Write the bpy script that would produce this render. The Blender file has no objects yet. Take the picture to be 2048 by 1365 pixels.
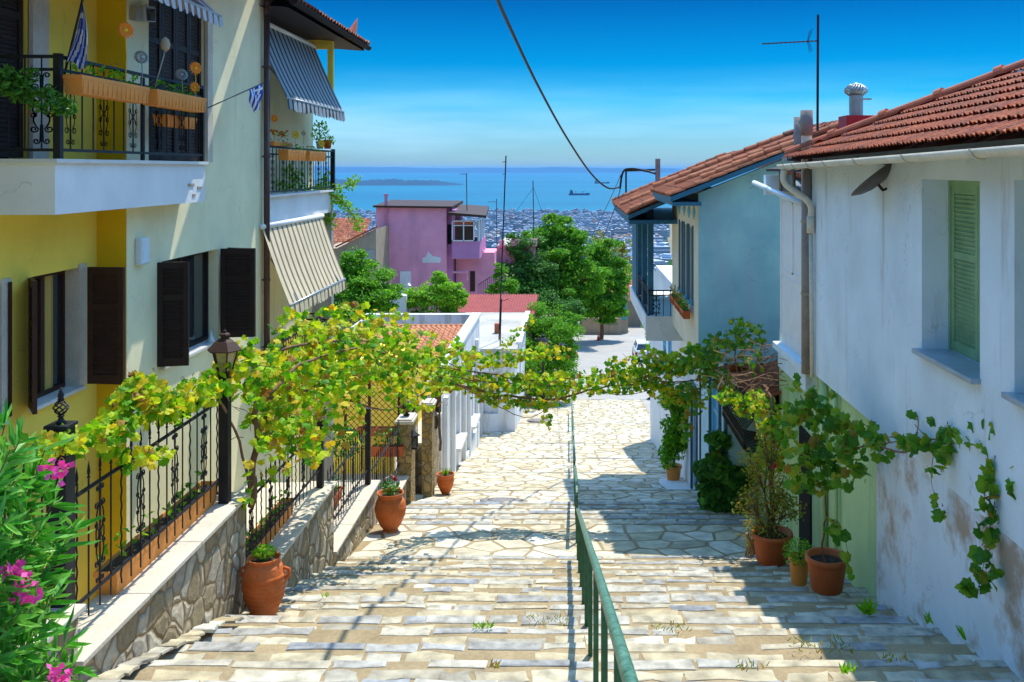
import bpy, math, random
from mathutils import Vector, Matrix
R=random.Random(7)
S=bpy.context.scene
COL=S.collection
F=1900.0
# ---------------------------------------------------------------- helpers
def W(px,py,y): return Vector(((px-1140)*y/F, y, (338-py)*y/F))
ROOT={}
def tag(o,label=None,cat=None,group=None,kind=None):
    if label: o['label']=label
    if cat: o['category']=cat
    if group: o['group']=group
    if kind: o['kind']=kind
    return o
def thing(name,loc,label,cat,group=None):
    o=bpy.data.objects.new(name,None); COL.objects.link(o); o.location=loc; o.empty_display_size=.2
    ROOT[o.name]=Vector(loc); tag(o,label,cat,group); return o
def rootloc(o):
    while o.parent: o=o.parent
    return ROOT.get(o.name,Vector((0,0,0)))
def perp(d):
    a=Vector((0,0,1)) if abs(d.z)<.9 else Vector((1,0,0))
    u=d.cross(a).normalized(); return u,d.cross(u).normalized()
class MB:
    def __init__(s): s.v=[]; s.f=[]; s.m=[]
    def add(s,vs,fs,mi=0):
        b=len(s.v); s.v+= [tuple(p) for p in vs]
        s.f+=[tuple(b+i for i in f) for f in fs]; s.m+=[mi]*len(fs); return s
    def box(s,x0,x1,y0,y1,z0,z1,mi=0):
        return s.ax((x0,y0,z0),(x1-x0,0,0),(0,y1-y0,0),(0,0,z1-z0),mi)
    def ax(s,o,u,v,w,mi=0):
        o=Vector(o);u=Vector(u);v=Vector(v);w=Vector(w)
        p=[o,o+u,o+u+v,o+v,o+w,o+u+w,o+u+v+w,o+v+w]
        if u.cross(v).dot(w)<0: fs=[(0,1,2,3),(4,7,6,5),(0,4,5,1),(1,5,6,2),(2,6,7,3),(3,7,4,0)]
        else: fs=[(0,3,2,1),(4,5,6,7),(0,1,5,4),(1,2,6,5),(2,3,7,6),(3,0,4,7)]
        return s.add(p,fs,mi)
    def cbox(s,c,sx,sy,sz,rz=0,mi=0):
        c=Vector(c);a=Vector((math.cos(rz),math.sin(rz),0));b=Vector((-math.sin(rz),math.cos(rz),0))
        return s.ax(c-a*sx/2-b*sy/2-Vector((0,0,sz/2)),a*sx,b*sy,(0,0,sz),mi)
    def bar(s,a,b,w,h=None,mi=0):
        a=Vector(a);b=Vector(b);d=b-a; 
        if d.length<1e-6: return s
        u,v=perp(d.normalized()); h=h or w
        return s.ax(a-u*w/2-v*h/2,u*w,v*h,d,mi)
    def tube(s,pts,r,n=6,caps=True,mi=0):
        pts=[Vector(p) for p in pts]; rs=r if isinstance(r,(list,tuple)) else [r]*len(pts)
        vs=[];fs=[]; u=None
        for i,p in enumerate(pts):
            d=(pts[min(i+1,len(pts)-1)]-pts[max(i-1,0)])
            d=d.normalized() if d.length>1e-9 else Vector((0,0,1))
            if u is None: u,v=perp(d)
            else:
                u=(u-d*u.dot(d)); u=u.normalized() if u.length>1e-6 else perp(d)[0]; v=d.cross(u)
            for k in range(n):
                t=2*math.pi*k/n; vs.append(p+(u*math.cos(t)+v*math.sin(t))*rs[i])
        for i in range(len(pts)-1):
            for k in range(n):
                a=i*n+k;b=i*n+(k+1)%n; fs.append((a,b,b+n,a+n))
        if caps: fs.append(tuple(range(n-1,-1,-1))); fs.append(tuple((len(pts)-1)*n+k for k in range(n)))
        return s.add(vs,fs,mi)
    def cyl(s,c,r,h,n=16,r2=None,mi=0):
        c=Vector(c); return s.tube([c,c+Vector((0,0,h))],[r,r if r2 is None else r2],n,True,mi)
    def lathe(s,c,prof,n=28,mi=0):
        c=Vector(c); vs=[];fs=[]
        for r,z in prof:
            for k in range(n):
                t=2*math.pi*k/n; vs.append((c.x+r*math.cos(t),c.y+r*math.sin(t),c.z+z))
        for i in range(len(prof)-1):
            for k in range(n):
                a=i*n+k;b=i*n+(k+1)%n; fs.append((a,b,b+n,a+n))
        fs.append(tuple(range(n-1,-1,-1))); fs.append(tuple((len(prof)-1)*n+k for k in range(n)))
        return s.add(vs,fs,mi)
    def quad(s,a,b,c,d,mi=0): return s.add([a,b,c,d],[(0,1,2,3)],mi)
    def prism(s,poly,vec,mi=0):
        p=[Vector(q) for q in poly];n=len(p);v=Vector(vec)
        fs=[tuple(range(n-1,-1,-1)),tuple(range(n,2*n))]+[(i,(i+1)%n,(i+1)%n+n,i+n) for i in range(n)]
        return s.add(p+[q+v for q in p],fs,mi)
    def wallp(s,o,U,L,z0,z1,holes,t,N,mi=0):
        """panel from o along U (len L), z0..z1, holes (a0,a1,b0,b1) in u,z; N outward; reveals of depth t"""
        o=Vector(o);U=Vector(U);N=Vector(N)
        us=sorted({0,L}|{h[0] for h in holes}|{h[1] for h in holes}); zs=sorted({z0,z1}|{h[2] for h in holes}|{h[3] for h in holes})
        P=lambda u,z,d=0: Vector((o.x+U.x*u-N.x*d,o.y+U.y*u-N.y*d,z))
        for i in range(len(us)-1):
            for j in range(len(zs)-1):
                uc=(us[i]+us[i+1])/2;zc=(zs[j]+zs[j+1])/2
                if any(h[0]<uc<h[1] and h[2]<zc<h[3] for h in holes): continue
                s.quad(P(us[i],zs[j]),P(us[i+1],zs[j]),P(us[i+1],zs[j+1]),P(us[i],zs[j+1]),mi)
        for a,b,c,d in holes:
            q=[(a,c),(b,c),(b,d),(a,d)]
            for k in range(4):
                (u1,zz1),(u2,zz2)=q[k],q[(k+1)%4]
                s.quad(P(u1,zz1),P(u1,zz1,t),P(u2,zz2,t),P(u2,zz2),mi)
        return s
    def build(s,name,mat,parent=None,smooth=False,loc=None,bevel=0,raw=False):
        me=bpy.data.meshes.new(name)
        if raw: L=Vector((0,0,0))
        else: L=rootloc(parent) if parent is not None else Vector(loc if loc is not None else (0,0,0))
        me.from_pydata([(x-L.x,y-L.y,z-L.z) for x,y,z in s.v],[],s.f)
        ms=mat if isinstance(mat,(list,tuple)) else [mat]
        for m in ms: me.materials.append(m)
        if len(ms)>1: me.polygons.foreach_set('material_index',s.m)
        if smooth: me.polygons.foreach_set('use_smooth',[True]*len(s.f))
        me.update()
        o=bpy.data.objects.new(name,me); COL.objects.link(o)
        if parent is not None: o.parent=parent
        else: o.location=L; ROOT[o.name]=L
        if bevel:
            b=o.modifiers.new('b','BEVEL'); b.width=bevel; b.segments=2; b.limit_method='ANGLE'
        return o
def inst(src,name,parent,wl,rz=0,sc=1):
    o=bpy.data.objects.new(name,src.data); COL.objects.link(o); o.parent=parent
    o.location=Vector(wl)-(rootloc(parent) if parent else Vector((0,0,0))); o.rotation_euler=(0,0,rz)
    o.scale=(sc,sc,sc) if not isinstance(sc,tuple) else sc
    return o
def copy_tree(o,parent=None):
    c=o.copy(); COL.objects.link(c)
    if parent is not None: c.parent=parent
    for ch in list(o.children): copy_tree(ch,c)
    return c
def place(o,loc,rz=0,label=None,group=None,sc=None):
    o.location=loc;o.rotation_euler=(0,0,rz)
    if sc: o.scale=(sc,)*3
    if label:o['label']=label
    if group:o['group']=group
    return o
# ---------------------------------------------------------------- materials
def nt(name):
    m=bpy.data.materials.new(name); m.use_nodes=True; t=m.node_tree; t.nodes.clear()
    out=t.nodes.new('ShaderNodeOutputMaterial'); p=t.nodes.new('ShaderNodeBsdfPrincipled'); t.links.new(p.outputs[0],out.inputs[0])
    return m,t,p,out
def N(t,ty,**k):
    n=t.nodes.new(ty)
    for a,b in k.items():
        if a.startswith('i_'):
            key=a[2:]; n.inputs[int(key) if key.isdigit() else key.replace('_',' ')].default_value=b
        else: setattr(n,a,b)
    return n
def ramp(t,fac,stops,interp='LINEAR'):
    r=t.nodes.new('ShaderNodeValToRGB'); e=r.color_ramp.elements; r.color_ramp.interpolation=interp
    while len(e)<len(stops): e.new(.5)
    for q,(p,c) in zip(e,stops): q.position=p; q.color=(*c,1)
    t.links.new(fac,r.inputs[0]); return r.outputs[0]
def mix(t,f,a,b,mode='MIX'):
    m=t.nodes.new('ShaderNodeMix'); m.data_type='RGBA'; m.blend_type=mode; L=t.links
    for s,i in ((f,0),(a,6),(b,7)):
        if isinstance(s,(int,float)): m.inputs[i].default_value=s
        elif isinstance(s,tuple): m.inputs[i].default_value=(*s,1)
        else: L.new(s,m.inputs[i])
    return m.outputs[2]
def coord(t,sc=(1,1,1),rot=(0,0,0)):
    tc=t.nodes.new('ShaderNodeTexCoord'); mp=t.nodes.new('ShaderNodeMapping'); mp.inputs['Scale'].default_value=sc; mp.inputs['Rotation'].default_value=rot
    t.links.new(tc.outputs['Object'],mp.inputs[0]); return mp.outputs[0]
def noise(t,v,sc,det=4,rough=.55):
    n=N(t,'ShaderNodeTexNoise'); n.inputs['Scale'].default_value=sc; n.inputs['Detail'].default_value=det; n.inputs['Roughness'].default_value=rough
    t.links.new(v,n.inputs['Vector']); return n.outputs[0]
def bump(t,p,h,st,dist=.02):
    b=N(t,'ShaderNodeBump'); b.inputs['Strength'].default_value=st; b.inputs['Distance'].default_value=dist
    t.links.new(h,b.inputs['Height']); t.links.new(b.outputs[0],p.inputs['Normal'])
def sc3(c,k): return tuple(min(1,x*k) for x in c)
def M(name,c,rough=.8,var=.12,scale=2,bst=.25,bsc=25,c2=None,metal=0,spec=.3,coordsc=(1,1,1)):
    m,t,p,_=nt(name); v=coord(t,coordsc)
    n=noise(t,v,scale); col=ramp(t,n,[(.3,sc3(c,1-var)),(.7,c2 if c2 else sc3(c,1+var))])
    n2=noise(t,v,scale*9,3); col=mix(t,.35,col,ramp(t,n2,[(.35,sc3(c,1-var)),(.65,sc3(c,1+var*.6))]))
    t.links.new(col,p.inputs['Base Color']); p.inputs['Roughness'].default_value=rough; p.inputs['Metallic'].default_value=metal
    p.inputs['Specular IOR Level'].default_value=spec
    if bst: bump(t,p,noise(t,v,bsc,5),bst)
    return m
def MI(name,stops,rough=.8,dirt=.15,dsc=4,bst=.3,bsc=30,transl=0,spec=.3,tcol=None):
    """colour chosen per mesh island"""
    m,t,p,out=nt(name); g=N(t,'ShaderNodeNewGeometry'); col=ramp(t,g.outputs['Random Per Island'],stops)
    v=coord(t); n=noise(t,v,dsc,5); col=mix(t,1,col,ramp(t,n,[(.3,(1-dirt,)*3),(.7,(1,)*3)]),'MULTIPLY')
    t.links.new(col,p.inputs['Base Color']); p.inputs['Roughness'].default_value=rough; p.inputs['Specular IOR Level'].default_value=spec
    if bst: bump(t,p,noise(t,v,bsc,5),bst)
    if transl:
        tr=N(t,'ShaderNodeBsdfTranslucent'); t.links.new(mix(t,1,col,tcol or (1.0,1.0,.45),'MULTIPLY'),tr.inputs[0])
        ms=N(t,'ShaderNodeMixShader'); ms.inputs[0].default_value=transl
        t.links.new(p.outputs[0],ms.inputs[1]); t.links.new(tr.outputs[0],ms.inputs[2]); t.links.new(ms.outputs[0],out.inputs[0])
    return m
def plaster(name,c,stain=(.35,.3,.22),amt=.35,crack=True,ssc=.9,lo=.55,c2=None,streak=True):
    m,t,p,_=nt(name); v=coord(t)
    col=ramp(t,noise(t,v,1.1,5),[(.3,sc3(c,.88)),(.7,c2 or sc3(c,1.06))])
    vs=coord(t,(3.0,3.0,.35)) if streak else v
    st=ramp(t,noise(t,vs,ssc,8,.65),[(lo,(0,0,0)),(lo+.12,(1,1,1))]); f=N(t,'ShaderNodeMath',operation='MULTIPLY'); t.links.new(st,f.inputs[0]); f.inputs[1].default_value=amt
    col=mix(t,f.outputs[0],col,stain)
    if crack:
        vo=N(t,'ShaderNodeTexVoronoi',feature='DISTANCE_TO_EDGE'); vo.inputs['Scale'].default_value=.8
        nd=N(t,'ShaderNodeTexNoise'); nd.inputs['Scale'].default_value=3; t.links.new(v,nd.inputs['Vector'])
        ad=N(t,'ShaderNodeVectorMath',operation='ADD'); t.links.new(v,ad.inputs[0]); t.links.new(nd.outputs[1],ad.inputs[1]); t.links.new(ad.outputs[0],vo.inputs['Vector'])
        cr=ramp(t,vo.outputs[0],[(.0,(1,1,1)),(.008,(0,0,0))]); msk=ramp(t,noise(t,v,.7,2),[(.5,(0,0,0)),(.6,(1,1,1))])
        mm=mix(t,1,cr,msk,'MULTIPLY'); f2=N(t,'ShaderNodeMath',operation='MULTIPLY'); t.links.new(mm,f2.inputs[0]); f2.inputs[1].default_value=.35
        col=mix(t,f2.outputs[0],col,(.15,.14,.13))
    t.links.new(col,p.inputs['Base Color']); p.inputs['Roughness'].default_value=.9; p.inputs['Specular IOR Level'].default_value=.2
    bump(t,p,mix(t,.5,noise(t,v,9,6,.6),noise(t,v,70,3)),.35,.02); return m
def rubble(name,stops,mortar,sc=4.5,cs=(1,1,1),w=.06):
    m,t,p,_=nt(name); v=coord(t,cs)
    nd=N(t,'ShaderNodeTexNoise'); nd.inputs['Scale'].default_value=2.5; t.links.new(v,nd.inputs['Vector'])
    sb=N(t,'ShaderNodeVectorMath',operation='MULTIPLY_ADD'); t.links.new(nd.outputs[1],sb.inputs[0]); sb.inputs[1].default_value=(.25,.25,.25); t.links.new(v,sb.inputs[2])
    a=N(t,'ShaderNodeTexVoronoi'); b=N(t,'ShaderNodeTexVoronoi',feature='DISTANCE_TO_EDGE')
    for q in (a,b): q.inputs['Scale'].default_value=sc; t.links.new(sb.outputs[0],q.inputs['Vector'])
    sx=N(t,'ShaderNodeSeparateColor'); t.links.new(a.outputs['Color'],sx.inputs[0])
    col=ramp(t,sx.outputs[0],stops); col=mix(t,.6,col,ramp(t,noise(t,v,14,5,.7),[(.3,(.3,.25,.18)),(.7,(.95,.9,.78))]),'MULTIPLY')
    e=ramp(t,b.outputs[0],[(w*.4,(0,0,0)),(w,(1,1,1))])
    t.links.new(mix(t,e,mortar,col),p.inputs['Base Color']); p.inputs['Roughness'].default_value=.9
    hh=mix(t,.25,ramp(t,b.outputs[0],[(0,(0,0,0)),(w*2.2,(1,1,1))]),noise(t,v,20,5)); bump(t,p,hh,.9,.05); return m
def stripes(name,c1,c2,k,axis='Y',duty=.5,rough=.8,tr=0):
    m,t,p,out=nt(name); tc=N(t,'ShaderNodeTexCoord'); sp=N(t,'ShaderNodeSeparateXYZ'); t.links.new(tc.outputs['Object'],sp.inputs[0])
    a=N(t,'ShaderNodeMath',operation='MULTIPLY'); t.links.new(sp.outputs[axis],a.inputs[0]); a.inputs[1].default_value=k
    b=N(t,'ShaderNodeMath',operation='FRACT'); t.links.new(a.outputs[0],b.inputs[0])
    g=N(t,'ShaderNodeMath',operation='GREATER_THAN'); t.links.new(b.outputs[0],g.inputs[0]); g.inputs[1].default_value=duty
    col=mix(t,g.outputs[0],c1,c2); col=mix(t,.5,col,ramp(t,noise(t,tc.outputs['Object'],3,4),[(.3,(.7,.7,.7)),(.7,(1,1,1))]),'MULTIPLY')
    t.links.new(col,p.inputs['Base Color']); p.inputs['Roughness'].default_value=rough
    if tr:
        q=N(t,'ShaderNodeBsdfTranslucent'); t.links.new(col,q.inputs[0]); ms=N(t,'ShaderNodeMixShader'); ms.inputs[0].default_value=tr
        t.links.new(p.outputs[0],ms.inputs[1]); t.links.new(q.outputs[0],ms.inputs[2]); t.links.new(ms.outputs[0],out.inputs[0])
    return m
m_cream=plaster('cream_plaster',(.82,.75,.48),(.42,.36,.22),.35,lo=.6)
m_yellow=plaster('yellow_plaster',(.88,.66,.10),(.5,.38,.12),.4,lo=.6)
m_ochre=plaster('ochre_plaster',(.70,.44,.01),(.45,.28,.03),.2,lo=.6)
m_white=plaster('white_plaster',(.74,.75,.74),(.42,.38,.32),.22,lo=.6)
m_basewall=plaster('peeling_white_plaster',(.70,.81,.90),(.42,.32,.23),.95,lo=.50,ssc=1.0,streak=False)
m_oldwhite=plaster('worn_white_plaster',(.70,.82,.90),(.36,.29,.22),.5,lo=.58)
m_teal=plaster('teal_plaster',(.27,.50,.60),(.34,.46,.54),.5,c2=(.36,.62,.64),lo=.5,ssc=.6)
m_green=plaster('green_plaster',(.50,.70,.36),(.25,.4,.2),.4,lo=.52)
m_mint=plaster('mint_plaster',(.30,.55,.36),(.25,.4,.2),.2)
m_paleblue=plaster('pale_blue_plaster',(.50,.70,.74),(.3,.4,.4),.3)
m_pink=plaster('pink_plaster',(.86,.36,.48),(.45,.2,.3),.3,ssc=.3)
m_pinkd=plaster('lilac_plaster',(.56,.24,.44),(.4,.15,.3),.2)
m_grey=plaster('grey_concrete',(.38,.38,.38),(.22,.2,.18),.4)
m_tan=plaster('tan_wall',(.42,.34,.24),(.25,.2,.15),.5)
m_roofwhite=M('white_roof_coating',(.42,.39,.33),.9,.3,.5,.4,6,c2=(.60,.57,.50))
m_dirtywhite=plaster('weathered_white_plaster',(.72,.74,.76),(.38,.35,.30),.6,lo=.5)
m_marble=M('marble',(.62,.62,.60),.35,.12,5,.05,20,spec=.5)
m_cap=M('stone_cap',(.56,.50,.40),.75,.18,3,.3,30)
m_wallstone=rubble('rubble_stone',[(.1,(.34,.27,.16)),(.45,(.52,.44,.30)),(.7,(.62,.56,.44)),(.95,(.40,.36,.30))],(.23,.17,.10),3.4)
m_pillar=rubble('ochre_stone',[(.1,(.42,.28,.08)),(.5,(.5,.36,.14)),(.9,(.38,.3,.16))],(.25,.17,.08),5)
m_iron=M('black_iron',(.010,.011,.015),.5,.3,8,.15,60,spec=.3)
m_brown=M('dark_brown_paint',(.026,.014,.010),.6,.25,6,.15,50,spec=.25)
m_brown2=M('brown_paint',(.055,.024,.014),.6,.25,6,.15,50,spec=.25)
m_pipe=M('brown_pipe',(.07,.030,.025),.4,.25,4,.1,30,spec=.5)
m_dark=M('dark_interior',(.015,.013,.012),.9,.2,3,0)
m_curtain=stripes('lace_curtain',(.55,.40,.10),(.40,.28,.06),14,'Y')
m_glass=M('window_glass',(.02,.03,.035),.06,.2,2,0,spec=1)
m_gpaint=M('green_shutter_paint',(.22,.40,.20),.6,.2,4,.3,30,c2=(.30,.46,.25))
m_bluep=M('blue_paint',(.015,.13,.22),.5,.25,3,.2,30,spec=.5)
m_bluel=M('sky_blue_paint',(.10,.42,.60),.5,.15,3,.2,30,spec=.5)
m_tile=MI('clay_tile',[(0,(.24,.055,.022)),(.4,(.38,.095,.035)),(.75,(.50,.17,.07)),(1,(.17,.055,.03))],.75,.45,7,.3,40)
m_tileg=MI('glazed_tile',[(0,(.30,.035,.006)),(.5,(.46,.08,.012)),(1,(.20,.028,.008))],.6,.5,5,.35,30,spec=.15)
m_tilef=MI('flat_clay_tile',[(0,(.50,.19,.08)),(.5,(.60,.25,.12)),(1,(.52,.20,.10))],.8,.3,5,.25,30)
m_ridge=M('ridge_clay',(.42,.11,.05),.7,.25,5,.3,30)
m_terra=M('terracotta',(.60,.12,.012),.7,.25,3,.35,25,c2=(.70,.24,.09))
m_plast=M('terracotta_plastic',(.50,.11,.025),.5,.12,3,.05,40)
m_plano=M('orange_planter',(.72,.27,.05),.6,.12,3,.1,40)
m_soil=M('soil',(.06,.04,.025),.95,.4,20,.8,60)
m_rail=M('green_rail_paint',(.010,.13,.06),.35,.5,16,.5,60,spec=.6,c2=(.16,.34,.24))
m_railp=M('green_post_paint',(.025,.12,.05),.5,.45,9,.2,60,spec=.4)
m_pave=MI('paving_stone',[(0,(.42,.33,.18)),(.18,(.72,.65,.47)),(.36,(.54,.44,.26)),(.55,(.82,.77,.62)),(.75,(.46,.42,.33)),(1,(.66,.56,.35))],.8,.6,4,.7,12)
m_flag=MI('flagstone_cream',[(0,(.56,.47,.30)),(.3,(.76,.70,.54)),(.55,(.64,.55,.36)),(.8,(.84,.80,.67)),(1,(.70,.62,.45))],.8,.5,3,.6,14)
m_nose=MI('grey_nosing_stone',[(0,(.44,.45,.46)),(.3,(.70,.64,.48)),(.5,(.34,.36,.39)),(.75,(.62,.54,.37)),(1,(.54,.53,.50))],.8,.6,6,.7,12)
m_mortar=M('mortar',(.33,.25,.14),.95,.3,2,.6,25)
m_concrete=M('concrete_road',(.36,.34,.31),.9,.15,.5,.3,10)
m_earth=M('dry_ground',(.20,.18,.11),.95,.35,.05,.3,2)
m_castiron=M('cast_iron_cover',(.22,.20,.19),.6,.25,12,.5,60,spec=.4)
m_metal=M('zinc_metal',(.42,.43,.43),.35,.2,6,.1,40,metal=.8)
m_pvc=M('cream_gutter_paint',(.66,.62,.50),.5,.2,2,.15,20)
m_greyp=M('grey_fibre_pipe',(.28,.25,.23),.8,.3,3,.3,20)
m_bluepipe=M('white_pvc_pipe',(.66,.74,.80),.4,.1,3,0)
m_black=M('black_plastic',(.012,.012,.014),.5,.2,5,0)
m_red=M('red_metal',(.45,.012,.02),.5,.3,4,.2,20)
m_orange=M('orange_petal',(.85,.22,.01),.6,.2,20,0)
m_yel=M('yellow_petal',(.80,.50,.03),.6,.2,20,0)
m_pinkfl=MI('pink_petal',[(0,(.85,.06,.36)),(.5,(.92,.14,.46)),(1,(.78,.04,.30))],.6,.1,4,0,transl=.3,tcol=(1,.5,.8))
m_whitep=M('white_paint',(.80,.80,.79),.5,.08,3,.1,30)
m_bark=M('bark',(.19,.105,.06),.9,.4,8,.8,30)
m_twig=M('dry_twig',(.30,.17,.10),.9,.4,8,.6,40)
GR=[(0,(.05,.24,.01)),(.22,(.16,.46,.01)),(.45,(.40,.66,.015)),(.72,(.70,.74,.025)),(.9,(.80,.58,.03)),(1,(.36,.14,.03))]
m_vine=MI('yellow_green_vine_leaf',GR,.55,.2,6,.2,30,transl=.5)  # leaf colour picked at random from green through yellow to brown
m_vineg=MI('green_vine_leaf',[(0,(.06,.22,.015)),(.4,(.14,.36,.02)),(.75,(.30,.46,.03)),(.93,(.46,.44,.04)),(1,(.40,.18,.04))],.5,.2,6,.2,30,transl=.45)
m_leafd=MI('dark_leaf',[(0,(.025,.11,.012)),(.5,(.07,.25,.018)),(1,(.15,.36,.025))],.5,.2,4,.1,30,transl=.25)
m_leafm=MI('mid_leaf',[(0,(.05,.24,.01)),(.5,(.16,.46,.012)),(1,(.34,.62,.02))],.55,.2,4,.1,30,transl=.5)
m_leafb=MI('bright_leaf',[(0,(.14,.42,.015)),(.5,(.28,.60,.015)),(1,(.46,.68,.03))],.55,.2,4,.1,30,transl=.4)
m_leafy=MI('rose_leaf',[(0,(.10,.24,.02)),(.4,(.30,.36,.03)),(.8,(.50,.42,.05)),(1,(.55,.22,.04))],.5,.2,4,.1,30,transl=.35)
m_oleander=MI('oleander_leaf',[(0,(.05,.30,.03)),(.5,(.12,.46,.04)),(1,(.30,.62,.12))],.4,.15,4,.1,30,transl=.35,spec=.5)
# ---------------------------------------------------------------- foliage
def grape_leaf(sz,rnd):
    n=14; vs=[Vector((0,0,0))]
    rad=[1.0,.82,.92,.72,.98,.76,.82,.34,.82,.76,.98,.72,.92,.82]
    for k in range(n):
        a=math.pi/2+2*math.pi*k/n; r=rad[k]*sz*.5*rnd.uniform(.9,1.08)
        x=r*math.cos(a); y=r*math.sin(a); vs.append(Vector((x,y,-.35*abs(x)*rnd.uniform(.3,1.3)-.1*abs(y))))
    return vs,[(0,1+k,1+(k+1)%n) for k in range(n)]
def simple_leaf(sz,rnd,asp=.55):
    return [Vector((0,-.5*sz,0)),Vector((asp*.5*sz,0,-.1*sz)),Vector((0,.5*sz,0)),Vector((-asp*.5*sz,0,-.1*sz)),Vector((0,0,.05*sz))],[(0,1,4),(1,2,4),(2,3,4),(3,0,4)]
def quad_leaf(sz,rnd,asp=.6):
    return [Vector((0,-.5*sz,0)),Vector((asp*.5*sz,.05*sz,.08*sz)),Vector((0,.5*sz,0)),Vector((-asp*.5*sz,.05*sz,.08*sz))],[(0,1,2,3)]
def rot_rand(rnd,up=.6,face=(0,-1,0),fw=.5):
    n=Vector((rnd.gauss(0,.6),rnd.gauss(0,.6),rnd.gauss(0,.5)))+Vector((0,0,up))+Vector(face)*fw
    if n.length<1e-3:n=Vector((0,0,1))
    n.normalize(); a=Vector((rnd.uniform(-1,1),rnd.uniform(-1,1),rnd.uniform(-1.4,.1))); u=a-n*a.dot(n)
    if u.length<1e-3:u=perp(n)[0]
    u.normalize(); return Matrix((u.cross(n),u,n)).transposed()
def add_leaf(mb,p,sz,kind,rnd,up=.6,fw=.4,face=(0,-1,0)):
    vs,fs=kind(sz,rnd); m=rot_rand(rnd,up,face,fw); mb.add([m@v+p for v in vs],fs)
def cloud(mb,c,r,n,sz,kind=quad_leaf,rnd=R,shell=.5,up=.6,fw=.3):
    c=Vector(c); r=r if isinstance(r,(tuple,list)) else (r,r,r)
    for _ in range(n):
        d=Vector((rnd.gauss(0,1),rnd.gauss(0,1),rnd.gauss(0,1))).normalized(); k=rnd.uniform(shell**3,1)**(1/3)
        p=c+Vector((d.x*r[0]*k,d.y*r[1]*k,d.z*r[2]*k)); add_leaf(mb,p,sz*rnd.uniform(.7,1.25),kind,rnd,up,fw)
def spline(pts,n=6):
    pts=[Vector(p) for p in pts]; o=[]
    for i in range(len(pts)-1):
        p0=pts[max(i-1,0)];p1=pts[i];p2=pts[i+1];p3=pts[min(i+2,len(pts)-1)]
        for k in range(n):
            t=k/n; o.append(.5*((2*p1)+(p2-p0)*t+(2*p0-5*p1+4*p2-p3)*t*t+(3*p1-p0-3*p2+p3)*t**3))
    o.append(pts[-1]); return o
def tree(name,label,base,blobs,nl,sz,mat,tr=.15,group=None,kind=simple_leaf,cat='tree'):
    base=Vector(base); T=thing(name,base,label,cat,group); tb=MB(); cb=MB()
    cs=[Vector(b[:3]) for b in blobs]; fork=base+(sum(cs,Vector())/len(cs)-base)*.45
    tb.tube(spline([base,base*.5+fork*.5+Vector((tr*.6,0,0)),fork],4),[tr*(1-.06*i) for i in range(9)],8)
    tot=sum(b[3]**2 for b in blobs)
    for b in blobs:
        c=Vector(b[:3]); q=b[3]; mid=(fork+c)/2+Vector((R.uniform(-.2,.2)*q,R.uniform(-.2,.2)*q,-.1*q))
        tb.tube(spline([fork,mid,c],4),[tr*.5*(1-.09*i) for i in range(9)],5)
        n=int(nl*q*q/tot); 
        # sub clumps give gaps and uneven outline
        m=max(6,int(10+q*3))
        for k in range(m):
            d=Vector((R.gauss(0,1),R.gauss(0,1),R.gauss(0,1))).normalized()*q*R.uniform(.35,.95)
            cc=c+d*R.uniform(.75,1.35); e_=R.uniform(.22,.5)*q; cloud(cb,cc,(e_*1.2,e_*1.2,e_*.55),int(n*1.5)//m,sz*1.2,kind,R,.1,.8,.3)
            if k<4: tb.tube([c,c+d*.5+Vector((0,0,-.1*q)),cc],[tr*.2,tr*.14,tr*.07],4)
    for b in blobs: cloud(cb,Vector(b[:3]),(b[3]*1.12,b[3]*1.12,b[3]),int(nl*.22*b[3]**2/tot),sz*1.2,kind,R,.4,.7,.3)
    tb.build('trunk',m_bark,T,True); cb.build('crown',mat,T); return T
# ---------------------------------------------------------------- ground profile (metres below eye level)
PROF=[(-6,.5),(0,2.0),(8,4.32),(17.2,7.02),(20,7.46),(23.6,8.42),(27,9.2),(31.5,10.12),(36,11.02),(41,11.88),(48,12.88),(58,14.12),(76,15.0),(100,16.6),(112,17.6),(200,30),(400,52),(800,85),(1500,112),(2600,129.5),(2750,136),(60000,140)]
def G(y):
    for (a,ha),(b,hb) in zip(PROF,PROF[1:]):
        if y<=b: return -(ha+(hb-ha)*(y-a)/(b-a))
    return -140
XL,XR=-4.05,4.35
def clip(poly,nx,ny,c):
    out=[]
    for i in range(len(poly)):
        p=poly[i];q=poly[(i+1)%len(poly)]; dp=nx*p[0]+ny*p[1]-c; dq=nx*q[0]+ny*q[1]-c
        if dp<=0: out.append(p)
        if dp*dq<0:
            t=dp/(dp-dq); out.append((p[0]+(q[0]-p[0])*t,p[1]+(q[1]-p[1])*t))
    return out
def stone(mb,poly,zf,gap,h,rnd):
    cx=sum(p[0] for p in poly)/len(poly);cy=sum(p[1] for p in poly)/len(poly); n=len(poly)
    if n<3: return
    h*=rnd.uniform(.6,1.3); tx=rnd.uniform(-.006,.006);ty=rnd.uniform(-.006,.006)
    def ring(g,z):
        o=[]
        for p in poly:
            dx,dy=p[0]-cx,p[1]-cy; l=math.hypot(dx,dy) or 1; k=max(0,(l-g)/l); x=cx+dx*k;y=cy+dy*k
            o.append((x,y,zf(y)+z+(tx*(x-cx)+ty*(y-cy) if z>0 else 0)))
        return o
    r0=ring(gap,-.01);r1=ring(gap+.004,h*.6);r2=ring(gap+.02,h)
    fs=[tuple(range(2*n,3*n))]+[(i,(i+1)%n,(i+1)%n+n,i+n) for i in range(n)]+[(i+n,(i+1)%n+n,(i+1)%n+2*n,i+2*n) for i in range(n)]
    mb.add(r0+r1+r2,fs)
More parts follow.
